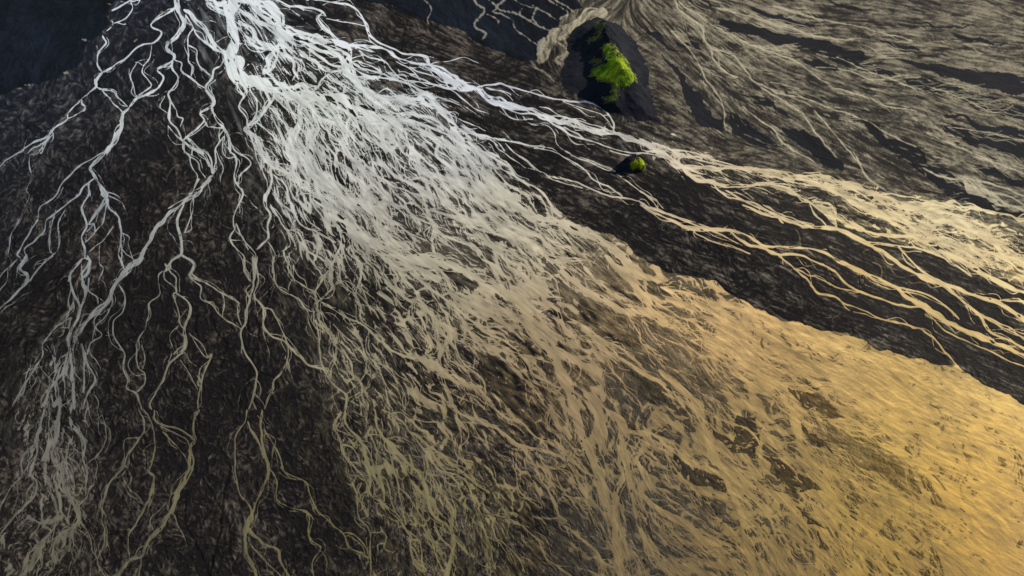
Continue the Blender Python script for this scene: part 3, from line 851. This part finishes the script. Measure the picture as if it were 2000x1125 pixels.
    braids(U, V, 9*sstep(.62, .4, curl)*(1-rightm)*(1-infan), 1500, 490, .30, .35, .6, PR, 80, 30); braids(U, V, 9*sstep(.62, .4, curl)*(1-rightm)*(1-infan), 1500, 510, .35, .4, .8, BR, 90, 30)
    out['curl'] = curl; out['PR'] = PR; out['BR'] = BR; out['right'] = rightm
    out['S'] = S; out['sheetd'] = sheetd
    lm = .95*br+.2*bf+.25*noise(60, 77)
    zthr = -2.9+.42*sheetd*(1-.22*infan); out['infan'] = infan
    ra = np.hypot(PX-400, PY+100); an = np.arctan2(PY+100, PX-400); rr0 = 1100.
    pw = ra+18*fbm(60, 141, 3)+400*(an-.7)**2; qw = an*rr0*(1+.0*ra)+7.5*noise(60, 142)+4.5*noise(24, 143)+1.6*noise(9, 144)-.05*ra*np.sin(ra/95.)*.4
    sk = np.clip(ra/1300., .55, 1.3); e1 = bars(pw, qw, 92., 25., 61); e2 = bars(pw+31, qw+3*noise(14, 145), 44., 11., 62); e3 = bars(pw, qw+2*noise(10, 146), 26., 5.5, 63)
    tt = .008+.0200*np.clip(sheetd-.8, 0, 9)*(1+.45*noise(80, 147)*(sheetd < 8.6)); tt = np.maximum(tt+.045*br*(tt > .02), 0)+.10*sstep(8.2, 9, sheetd)
    mk1 = sstep(.4, 1.2, sheetd); out['e1'] = e1
    sh = np.maximum(np.maximum((tt*1.5-e1)*18*sk, (tt*.95-.02-e2)*9*sk), (tt*.75-.05-e3)*5*sk)+.12*bf - 8*(1-mk1)
    out['film'] = np.maximum(sstep(-1.2, .7, B2+.4*bf)*.7, sstep(-1.5, 1.7, lm+zthr+1.5)*(sheetd > .4))
    feather = .25*l_f+.45*bf+.5*br
    fz = np.clip(.38+.12*F+.25*(S > 5), .15, 1.1)
    Fw = np.maximum(F+feather*fz*np.where(F > -2.2, 1, 0), np.maximum(B+.12*bf, np.clip(sh, -3, 3)))
    # bars of gravel inside the broad channels
    isl = sstep(1.0, 1.4, -(.9*br+.55*bf))*sstep(1.2, 2.2, F)*sstep(12, 3, F)
    Fw = Fw-(Fw+1.1)*isl*(Fw > -1)
    Fw = np.where((dark > .5) & (PX < 1900) & (F < 0), np.minimum(Fw, -.8+.55*(l_f+l_m)), Fw)
    Fw = np.where(sand > .5, np.minimum(Fw, -1.5), Fw)
    hillm = inpoly(HILL, PX, PY); out['hillm'] = hillm
    Fw = np.where(hillm & (PX > 1000), -3, Fw)
    K = lines_to_field(BK, 1.5, 1300)
    out.update(B=B, W=Fw, F=F, D=D, K=K, sand=sand, dark=dark)
    # ---- how much pale silt dusts the plain
    silt = hand(["3 3 4 4 3 3 3 4 4 4 4 6 7 7 7 8 8 8 8 8 8",
              "4 4 4 4 3 3 3 4 5 5 5 6 7 7 7 7 7 8 8 8 8",
              "4 4 4 3 3 3 3 4 4 4 4 4 5 7 7 7 7 7 7 8 8",
              "4 4 3 3 3 3 3 3 3 3 3 4 4 4 5 6 7 7 7 7 7",
              "4 3 3 3 3 3 3 3 3 3 3 4 3 3 3 4 4 5 6 7 7",
              "4 3 3 3 3 3 3 3 3 3 3 3 3 3 3 3 3 3 4 5 5",
              "3 3 3 3 3 3 3 3 3 3 3 3 3 2 2 3 3 3 3 3 3",
              "3 3 3 3 3 3 3 3 3 3 4 4 4 5 5 6 6 6 6 2 2",
              "4 4 4 4 4 4 3 3 3 3 3 4 4 5 5 5 6 6 7 6 3",
              "4 4 4 4 4 4 3 4 4 4 3 3 4 4 4 4 5 6 6 6 6",
              "4 4 4 4 4 4 3 4 4 4 3 3 4 4 4 4 4 5 6 6 6",
              "4 4 4 4 4 4 3 4 4 4 3 2 4 4 4 4 4 5 5 6 6"])
    out['silt'] = silt
    return out
def fan_o(o):
    return sstep(760, 1330, PX+.35*(PY-500))*sstep(200, 560, PY)
# water colour at stations: sediment plus painted far sky glare and near darkening (x, y, r, g, b as sRGB)
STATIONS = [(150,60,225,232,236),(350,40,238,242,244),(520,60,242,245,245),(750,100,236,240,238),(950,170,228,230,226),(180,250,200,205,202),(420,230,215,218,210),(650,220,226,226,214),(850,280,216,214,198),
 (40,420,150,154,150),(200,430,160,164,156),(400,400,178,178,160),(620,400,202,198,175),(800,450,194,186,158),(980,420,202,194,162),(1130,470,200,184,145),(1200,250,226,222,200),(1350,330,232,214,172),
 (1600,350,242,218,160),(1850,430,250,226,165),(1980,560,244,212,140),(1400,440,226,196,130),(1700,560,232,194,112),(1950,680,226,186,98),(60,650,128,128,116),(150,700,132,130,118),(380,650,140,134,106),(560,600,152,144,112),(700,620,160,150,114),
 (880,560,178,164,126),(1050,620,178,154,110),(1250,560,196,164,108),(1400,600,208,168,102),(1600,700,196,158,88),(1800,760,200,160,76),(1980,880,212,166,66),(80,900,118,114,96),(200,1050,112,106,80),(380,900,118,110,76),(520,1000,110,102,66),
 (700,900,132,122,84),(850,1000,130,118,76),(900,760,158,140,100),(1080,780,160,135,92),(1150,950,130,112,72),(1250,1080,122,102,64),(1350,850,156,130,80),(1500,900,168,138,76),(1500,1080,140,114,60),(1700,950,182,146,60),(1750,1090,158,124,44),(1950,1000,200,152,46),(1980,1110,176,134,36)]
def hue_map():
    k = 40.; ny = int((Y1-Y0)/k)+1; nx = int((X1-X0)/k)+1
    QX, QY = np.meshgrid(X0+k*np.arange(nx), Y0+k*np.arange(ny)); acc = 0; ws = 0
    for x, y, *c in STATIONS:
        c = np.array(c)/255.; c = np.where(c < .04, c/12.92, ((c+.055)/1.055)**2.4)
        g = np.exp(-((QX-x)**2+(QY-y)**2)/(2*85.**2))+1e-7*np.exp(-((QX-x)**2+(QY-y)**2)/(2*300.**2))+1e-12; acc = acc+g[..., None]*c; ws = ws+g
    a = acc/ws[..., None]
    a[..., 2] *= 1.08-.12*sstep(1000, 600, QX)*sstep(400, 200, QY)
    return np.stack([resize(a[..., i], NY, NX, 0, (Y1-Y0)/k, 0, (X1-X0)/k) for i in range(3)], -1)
def shade(o):
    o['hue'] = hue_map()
    """albedo (linear RGB) of land and water"""
    l_f, l_m, l_l, W = o['l_f'], o['l_m'], o['l_l'], o['W']
    patch = fbm(70, 81, 4); fine = RNG(9).randn(NY, NX).astype(np.float32)
    right = o['right']; bf = o['bf']; br = o['br']; lft = 1-right
    s = (o['silt']-4.9+.35*right)*.34+l_f*(.40*lft+.22*right)+l_m*(.42*lft+.10*right)+.12*l_l*lft+patch*(.26*lft+.20*right)+.08*fbm(24, 86, 3)+bf*(lft*.10+.10*right)+o['tf']*((.55*sstep(.6, .35, o['curl']))*lft+.48*right)+o['tl']*(lft*(.08+.25*sstep(.6, .35, o['curl']))+.22*right)
    s = s+(.8*lft+.55*right)*sstep(-.9, .4, o['PR'])*(.45+.55*sstep(-.5, 1, fbm(40, 87, 2)))
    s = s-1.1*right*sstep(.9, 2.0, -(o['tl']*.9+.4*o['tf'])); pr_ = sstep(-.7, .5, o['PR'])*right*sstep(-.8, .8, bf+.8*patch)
    s = s-2.6*o['dark']*(1-.8*sstep(-1, 1.2, o['D']+.4*l_f))
    dcore = sstep(-.7, .4, o['D']+.2*l_f)*np.maximum(.25+.75*sstep(-1.1, .7, bf+.4*l_f), right*.85)
    s = s+np.clip(1.0+.5*o['D'], 0, 1.4)*(o['D'] > -2.9)*(.3+.7*sstep(-.8, .8, bf))
    # halo of silt along the water
    s = s+.55*sstep(-2.6, 0, W)
    s = s-.15*lft+.28*fine+.12*fbm(9, 85, 2)
    t = sstep(-1.4, 2.9, s)
    t = t**(1.6+.5*right)
    cool = sstep(900, 100, PX+1.3*PY)[..., None]; black = np.array([.0105, .0088, .0085])*(1-cool)+np.array([.010, .0125, .019])*cool; pale = np.array([.18, .148, .110])*(1-cool)+np.array([.165, .165, .172])*cool; pale2 = np.array([.36, .305, .20])  # cool: bluish distance haze tinted into the far-left ground colours
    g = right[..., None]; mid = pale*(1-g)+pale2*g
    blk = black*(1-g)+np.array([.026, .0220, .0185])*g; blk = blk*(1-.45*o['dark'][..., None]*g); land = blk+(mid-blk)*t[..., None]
    land = land+((np.array([.56, .49, .32])*(.62+.45*right[..., None]))*(1+.55*sstep(1.5, 5, o['D'])*right*sstep(1700, 1850, PX))[..., None]-land)*(dcore*(.8-.08*right))[..., None]
    dkm = (o['dark']*(1-sstep(-.8, .6, o['PR']))*(1-o['fan']))[..., None]; land = land*(1-dkm)+np.array([.0150, .0150, .0175])*(1+.15*o['tf']+.1*patch)[..., None]*dkm
    land = land+(np.array([.60, .52, .33])-land)*(pr_*.6)[..., None]  # gold sunlight on right-hand rills and silt lines put into their colour
    # the plain left: greyer and cooler, the foot warmer
    # thin black rills
    ril = np.exp(-(np.abs(l_m-.9+.5*noise(60, 83))/.16)**2)*sstep(-.6, .6, noise(90, 84)+.1)
    ril = ril*.5; ril = np.maximum(ril, sstep(-.8, .3, o['BR'])*(.5+.5*sstep(-.6, .8, fbm(50, 88, 2)))); ril = np.maximum(ril, sstep(-1.2, .8, o['K']))
    land = land*(1-.8*ril*(1-right*.7))[..., None]
    ht = o['hue']
    fo = fan_o(o)[..., None]
    fc = ht*(.36+.30*fo)
    fm = (np.clip(o['film'], 0, 1)*.6*(1-.6*o['infan'])*sstep(.05, .5, blur(o['fan'], 4)+o['S']*.2))[..., None]*(.55+.45*fo)
    land = land*(1-fm)+fc*fm*(1+.12*bf+.26*o['tf'])[..., None]
    # drowned bars of the ochre fan
    fr = o['fan']*sstep(5.0, 7.5, o['sheetd'])
    rr = sstep(1250, 1900, PX+.35*(PY-700))[..., None]; dk = 1-.7*o['dark'][..., None]
    bar = np.array([.12, .115, .095])*(.42-.1*rr)+ht*(.15+.28*rr+.22*sstep(6.5, 8.8, o['sheetd'])[..., None]); inf = o['infan'][..., None]*(.82*dk)
    bt = ((1+.06*bf+.15*o['tf']+.04*o['tl']+.09*fine)*(1-.30*sstep(.12, .4, o['e1'])))[..., None]; land = land*(1-inf)+bar*bt*inf
    sand = o['sand']
    sc = np.array([.0055, .0085, .0140])*(1+.16*patch+.16*l_l+.14*l_m-.5*sstep(-.6, .4, o['BR']))[..., None]  # black sand, blue of the distant air painted into it
    dl = sstep(-.8, .8, o['D']+.6*l_f-.3)
    sc = sc*(1-dl[..., None])+np.array([.27, .245, .19])*dl[..., None]
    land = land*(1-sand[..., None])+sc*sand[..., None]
    land = np.clip(land, .004, 1)
    # water: glacial milk -> iron ochre, with sky glare painted into the tone
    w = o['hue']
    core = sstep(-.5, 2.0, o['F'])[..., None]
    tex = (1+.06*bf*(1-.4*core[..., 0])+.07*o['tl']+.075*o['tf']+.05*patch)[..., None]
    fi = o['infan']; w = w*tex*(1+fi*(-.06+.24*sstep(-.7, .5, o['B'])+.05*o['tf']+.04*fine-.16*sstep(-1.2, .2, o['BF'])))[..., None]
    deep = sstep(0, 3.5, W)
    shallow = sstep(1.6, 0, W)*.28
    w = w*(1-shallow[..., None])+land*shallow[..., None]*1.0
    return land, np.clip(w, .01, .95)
# ================================================================== materials
def material(name, rough, spec=.5, bump=0., bscale=.3, coat=0., noise_amt=.0):
    m = bpy.data.materials.new(name); m.use_nodes = True; nt = m.node_tree; N = nt.nodes; L = nt.links
    b = N["Principled BSDF"]; a = N.new("ShaderNodeAttribute"); a.attribute_name = "albedo"
    geo = N.new("ShaderNodeNewGeometry"); n = N.new("ShaderNodeTexNoise"); n.inputs["Scale"].default_value = bscale; n.inputs["Detail"].default_value = 6
    L.new(geo.outputs["Position"], n.inputs["Vector"])
    mr = N.new("ShaderNodeMapRange"); mr.inputs["From Min"].default_value = .3; mr.inputs["From Max"].default_value = .7
    mr.inputs["To Min"].default_value = 1-noise_amt; mr.inputs["To Max"].default_value = 1+noise_amt; L.new(n.outputs["Fac"], mr.inputs["Value"])
    vm = N.new("ShaderNodeVectorMath"); vm.operation = 'SCALE'; L.new(a.outputs["Color"], vm.inputs[0]); L.new(mr.outputs[0], vm.inputs["Scale"])
    L.new(vm.outputs[0], b.inputs["Base Color"])
    b.inputs["Roughness"].default_value = rough; b.inputs["Specular IOR Level"].default_value = spec
    if bump:
        bp = N.new("ShaderNodeBump"); bp.inputs["Strength"].default_value = 1.0; bp.inputs["Distance"].default_value = bump
        L.new(n.outputs["Fac"], bp.inputs["Height"]); L.new(bp.outputs[0], b.inputs["Normal"])
    return m
M_LAND = material("black_sand_and_silt", .9, .08, .5, .35, noise_amt=.22)
M_WATER = material("silty_water", .42, .3, .05, .12, noise_amt=.05)
M_HILL = material("hill_sand", .9, .08, .7, .3, noise_amt=.25)
M_MOSS = material("moss_green", .8, .3, 0, .5, noise_amt=.3)
def grid_mesh(name, X, Y, Z, col, mat, keep=None):
    ny, nx = X.shape
    co = np.stack([X, Y, Z], -1).reshape(-1, 3).astype(np.float32); c = np.concatenate([col.reshape(-1, 3), np.ones((ny*nx, 1))], 1).astype(np.float32)
    i = np.arange(ny-1)[:, None]*nx+np.arange(nx-1)[None]
    qd = np.stack([i, i+nx, i+nx+1, i+1], -1).reshape(-1, 4)      # rows run towards the viewer
    if keep is not None:
        qd = qd[keep.reshape(-1)]; used = np.zeros(ny*nx, bool); used[qd] = True
        mp = np.cumsum(used)-1; qd = mp[qd]; co = co[used]; c = c[used]
    me = bpy.data.meshes.new(name); me.vertices.add(len(co)); me.vertices.foreach_set("co", co.reshape(-1))
    me.loops.add(qd.size); me.loops.foreach_set("vertex_index", qd.reshape(-1).astype(np.int32))
    me.polygons.add(len(qd)); me.polygons.foreach_set("loop_start", (np.arange(len(qd))*4).astype(np.int32))
    me.polygons.foreach_set("use_smooth", np.ones(len(qd), bool))
    at = me.attributes.new("albedo", 'FLOAT_COLOR', 'POINT'); at.data.foreach_set("color", c.reshape(-1))
    me.update(calc_edges=True); me.materials.append(mat)
    o = bpy.data.objects.new(name, me); scn.collection.objects.link(o); return o
# ================================================================== plain and river
o = build(); land, water = shade(o); W = o['W']
landrel = (.10*o['l_m']+.08*o['l_f']+.12*o['l_l']+.10*o['bf'])
z = np.clip(-W*.12, -.5, .14)+np.clip(landrel+.15, 0, .6)*sstep(-.4, -1.8, W)
z = z+1.6*blur(o['sand'], 3)+.5*np.clip(o['D']*.2+.5, 0, 1)*o['sand']-.35*o['dark']*sstep(.2, .8, z)
padx = np.cumsum(np.array([20, 40, 80, 150, 250, 400, 700, 1200, 2000.])); pady = np.array([-20, -60, -120, -200, -300, -400, -500, -600, -690.])
xs = np.concatenate([X0-padx[::-1], GX, X1+padx]); ys = np.concatenate([Y0+pady[::-1], GY, Y1+np.cumsum([20, 60, 120, 200, 300, 400])])
ix = np.clip(np.arange(len(xs))-len(padx), 0, NX-1); iy = np.clip(np.arange(len(ys))-len(pady), 0, NY-1)
XX, YY = np.meshgrid(xs, ys); wx, wy = ground(XX, YY)
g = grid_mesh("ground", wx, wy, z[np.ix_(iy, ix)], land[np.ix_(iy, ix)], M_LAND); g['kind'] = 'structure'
wx, wy = ground(PX, PY)
kw = W > -.45; keep = kw[:-1, :-1] | kw[1:, :-1] | kw[:-1, 1:] | kw[1:, 1:]
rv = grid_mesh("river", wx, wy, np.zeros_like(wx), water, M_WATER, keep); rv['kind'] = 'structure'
# ================================================================== hills
def vnoise(x, y, sc, seed, oc=4):
    """value noise in metres"""
    tot = 0; amp = 1; nn = 0
    for k in range(oc):
        T = RNG(seed+k).randn(128, 128); u = x/sc*2**k+17.3; v = y/sc*2**k+31.7
        iu = np.floor(u).astype(int); iv = np.floor(v).astype(int); fu = u-iu; fv = v-iv; fu = fu*fu*(3-2*fu); fv = fv*fv*(3-2*fv)
        t = lambda a, b: T[(iv+b) % 128, (iu+a) % 128]
        tot = tot+amp*((t(0, 0)*(1-fu)+t(1, 0)*fu)*(1-fv)+(t(0, 1)*(1-fu)+t(1, 1)*fu)*fv); nn += amp*amp; amp *= .5
    return tot/math.sqrt(nn)
def edge_dist(poly, x, y):
    d = np.full(x.shape, 1e9)
    for i in range(len(poly)):
        xa, ya = poly[i]; xb, yb = poly[(i+1) % len(poly)]
        t = np.clip(((x-xa)*(xb-xa)+(y-ya)*(yb-ya))/((xb-xa)**2+(yb-ya)**2+1e-9), 0, 1); d = np.minimum(d, np.hypot(x-xa-t*(xb-xa), y-ya-t*(yb-ya)))
    return np.where(inpoly(poly, x, y), d, -d)
def hill(name, foot, height, moss, seed, sp, ntuft, moss_name, cols):
    fp = [ground(a, b) for a, b in foot]; fx = [p[0] for p in fp]; fy = [p[1] for p in fp]
    gx = np.arange(min(fx)-3, max(fx)+3, sp); gy = np.arange(max(fy)+3, min(fy)-3, -sp); x, y = np.meshgrid(gx, gy)
    d = edge_dist(fp, x+1.5*vnoise(x, y, 12, seed+50), y+1.5*vnoise(x, y, 12, seed+60)); h = height(x, y, d)
    sx, sy = sheet(x, y, h); mm = np.zeros(x.shape)
    for pl, k in moss: mm = np.maximum(mm, k*sstep(-2.5, 5., edge_dist(pl, sx+2.2*vnoise(x, y, 7, seed+70), sy+1.8*vnoise(x, y, 7, seed+80))+2.0*vnoise(x, y, 3.0, seed+75, 3)))
    n = vnoise(x, y, 14, seed+90, 5)
    c = np.array([.0125, .0135, .0175])*(1+.18*n)[..., None]
    mk = np.clip(mm*1.15+.35*vnoise(x, y, 3, seed+95)*(mm > .1), 0, 1)[..., None]
    green = cols[0]*(1-sstep(-.8, 1.2, n)[..., None])+cols[1]*sstep(-.8, 1.2, n)[..., None]
    c2 = c*(1-mk*.85)+green*.45*mk*.85
    ob = grid_mesh(name, x, y, h, c2, M_HILL, keep=(d[:-1, :-1] > -2.5)); ob['kind'] = 'structure'
    # moss cushions: many small leaf-like faces standing on the slope
    rg = RNG(seed); idx = rg.choice(x.size, size=ntuft*3, p=(mm.ravel()/mm.sum())); idx = idx[rg.rand(len(idx)) < .25+.75*sstep(-1.3, .6, vnoise(x, y, 4, seed+33).ravel()[idx])][:ntuft]; n_ = len(idx)
    bx = x.ravel()[idx]+rg.uniform(-sp, sp, n_)*.5; by = y.ravel()[idx]+rg.uniform(-sp, sp, n_)*.5; bz = h.ravel()[idx]
    V_ = []; r = rg.uniform(.35, .95, n_)*sp*1.2; hh = rg.uniform(.25, .8, n_)*sp
    for k in range(5):
        a = k*2*math.pi/5+rg.rand(n_); V_.append(np.stack([bx+r*np.cos(a), by+r*np.sin(a), bz-.1+0*r], -1))
    V_.append(np.stack([bx+rg.uniform(-.3, .3, n_)*r, by+rg.uniform(-.3, .3, n_)*r, bz+hh], -1))
    V_ = np.stack(V_, 1).reshape(-1, 3); base = np.arange(n_)[:, None]*6
    F_ = np.concatenate([np.concatenate([base+k, base+(k+1) % 5, base+5], 1) for k in range(5)])
    me = bpy.data.meshes.new(moss_name); me.from_pydata(V_.tolist(), [], F_.tolist())
    q_ = (sstep(-.9, 1.1, n).ravel()[idx]*.7+.3*rg.rand(n_)); cc = cols[0]*(1-q_)[:, None]+cols[1]*q_[:, None]; dry = (mm.ravel()[idx] < .6)[:, None]
    cc = np.where(dry, cols[2], cc)*((.35+.9*rg.rand(n_))*(1+.30*np.clip(vnoise(x, y, 5, seed+44).ravel()[idx], -2, 2)))[:, None]
    cc = np.repeat(np.concatenate([np.clip(cc, .004, .9), np.ones((n_, 1))], 1), 6, 0)
    at = me.attributes.new("albedo", 'FLOAT_COLOR', 'POINT'); at.data.foreach_set("color", cc.astype(np.float32).reshape(-1)); me.materials.append(M_MOSS)
    mo = bpy.data.objects.new(moss_name, me); scn.collection.objects.link(mo); return ob, mo
def seg(x, y, a, b):
    t = np.clip(((x-a[0])*(b[0]-a[0])+(y-a[1])*(b[1]-a[1]))/((b[0]-a[0])**2+(b[1]-a[1])**2), 0, 1); return np.hypot(x-a[0]-t*(b[0]-a[0]), y-a[1]-t*(b[1]-a[1])), t
GP = lambda a, b: ground(a, b)
def big_height(x, y, d):
    e = np.maximum(d, 0); apron = .21*e-.0009*e*e
    crest = [GP(1176, 78), GP(1190, 120), GP(1208, 165), GP(1232, 185), GP(1196, 215)]
    ds = np.full(x.shape, 1e9)
    for a, b in zip(crest[:3], crest[1:4]): ds = np.minimum(ds, seg(x, y, a, b)[0])
    ds2 = seg(x, y, crest[2], crest[4])[0]
    r = ds+3.5*vnoise(x, y, 22, 5, 3)
    peak = 21*np.exp(-(np.sqrt(np.maximum(r, 0)**2+49)-7)/17.)*sstep(0, 22, d)
    spur = 9*np.exp(-(ds2/9.)**2)*sstep(0, 12, d)
    hollow = -5*np.exp(-((x-GP(1150, 150)[0])**2+((y-GP(1150, 150)[1])*.5)**2)/22.**2)
    rock = np.abs(vnoise(x, y, 16, 8, 5))
    hh = apron+peak+spur*.7+hollow*sstep(10, 40, d)+(rock*2.4-1.0)*sstep(20, 8, ds)*sstep(4, 16, d)+.25*vnoise(x, y, 30, 9, 4)*sstep(2, 20, d)
    return np.where(d > 0, hh, d*.5)-.2*(d <= 0)+.0
MOSS1 = [(q(1050, 0, 4.5, "600,380 640,370 665,410 700,470 765,500 800,570 830,620 862,680 850,740 780,755 690,745 600,725 530,705 490,665 440,670 480,610 560,580 600,540 590,480 565,420"), 1.),
 (q(1050, 0, 4.5, "650,730 705,730 705,830 690,880 630,892 600,870 640,830"), .62), (q(1050, 0, 4.5, "455,540 500,495 560,520 570,545 480,565"), .5),
 (q(1050, 0, 4.5, "520,190 560,185 590,240 565,280 550,350 470,370 430,360 520,300 500,230"), .4), (q(1050, 0, 4.5, "560,850 620,850 640,890 580,895"), .45)]
ARR = np.array
hill("hill", HILL, big_height, MOSS1, 11, .75, 26000, "moss", (ARR([.20, .36, .008]), ARR([.62, .74, .012]), ARR([.20, .18, .06])))
FOOT2 = [(1203.5, 333), (1206, 325), (1213, 319), (1224, 315), (1240, 314), (1254, 317), (1262, 324), (1262, 333), (1252, 338), (1232, 339.5), (1212, 338)]
def small_height(x, y, d):
    cx, cy = GP(1238, 329); h0 = 15.*(1-np.exp(-np.maximum(d, 0)/4.2))*(1.0-.0012*((x-cx)**2))
    h0 = h0*(1+.10*vnoise(x, y, 7, 21, 4))+.5*np.abs(vnoise(x, y, 4, 25, 4))*sstep(1, 4, d)
    return np.where(d > 0, np.maximum(h0, 0), d*.5)
MOSS2 = [(q(1150, 280, 10, "770,430 850,345 930,300 1040,275 1115,295 1115,400 1050,480 960,500 900,560 850,580 800,520"), 1.), (q(1150, 280, 10, "1040,480 1110,440 1115,560 1070,575"), .62)]
hill("hill", FOOT2, small_height, MOSS2, 31, .4, 5000, "moss", (ARR([.34, .50, .006]), ARR([.66, .72, .010]), ARR([.20, .17, .03])))
for ob in [o_ for o_ in scn.objects if o_.name.startswith('moss')]: ob['kind'] = 'stuff'; ob['category'] = 'moss'
bpy.data.objects['moss']['label'] = 'green moss spread over the crest of the large dark hill'
bpy.data.objects['moss.001']['label'] = 'bright yellow-green moss on the small dark mound beside the river'
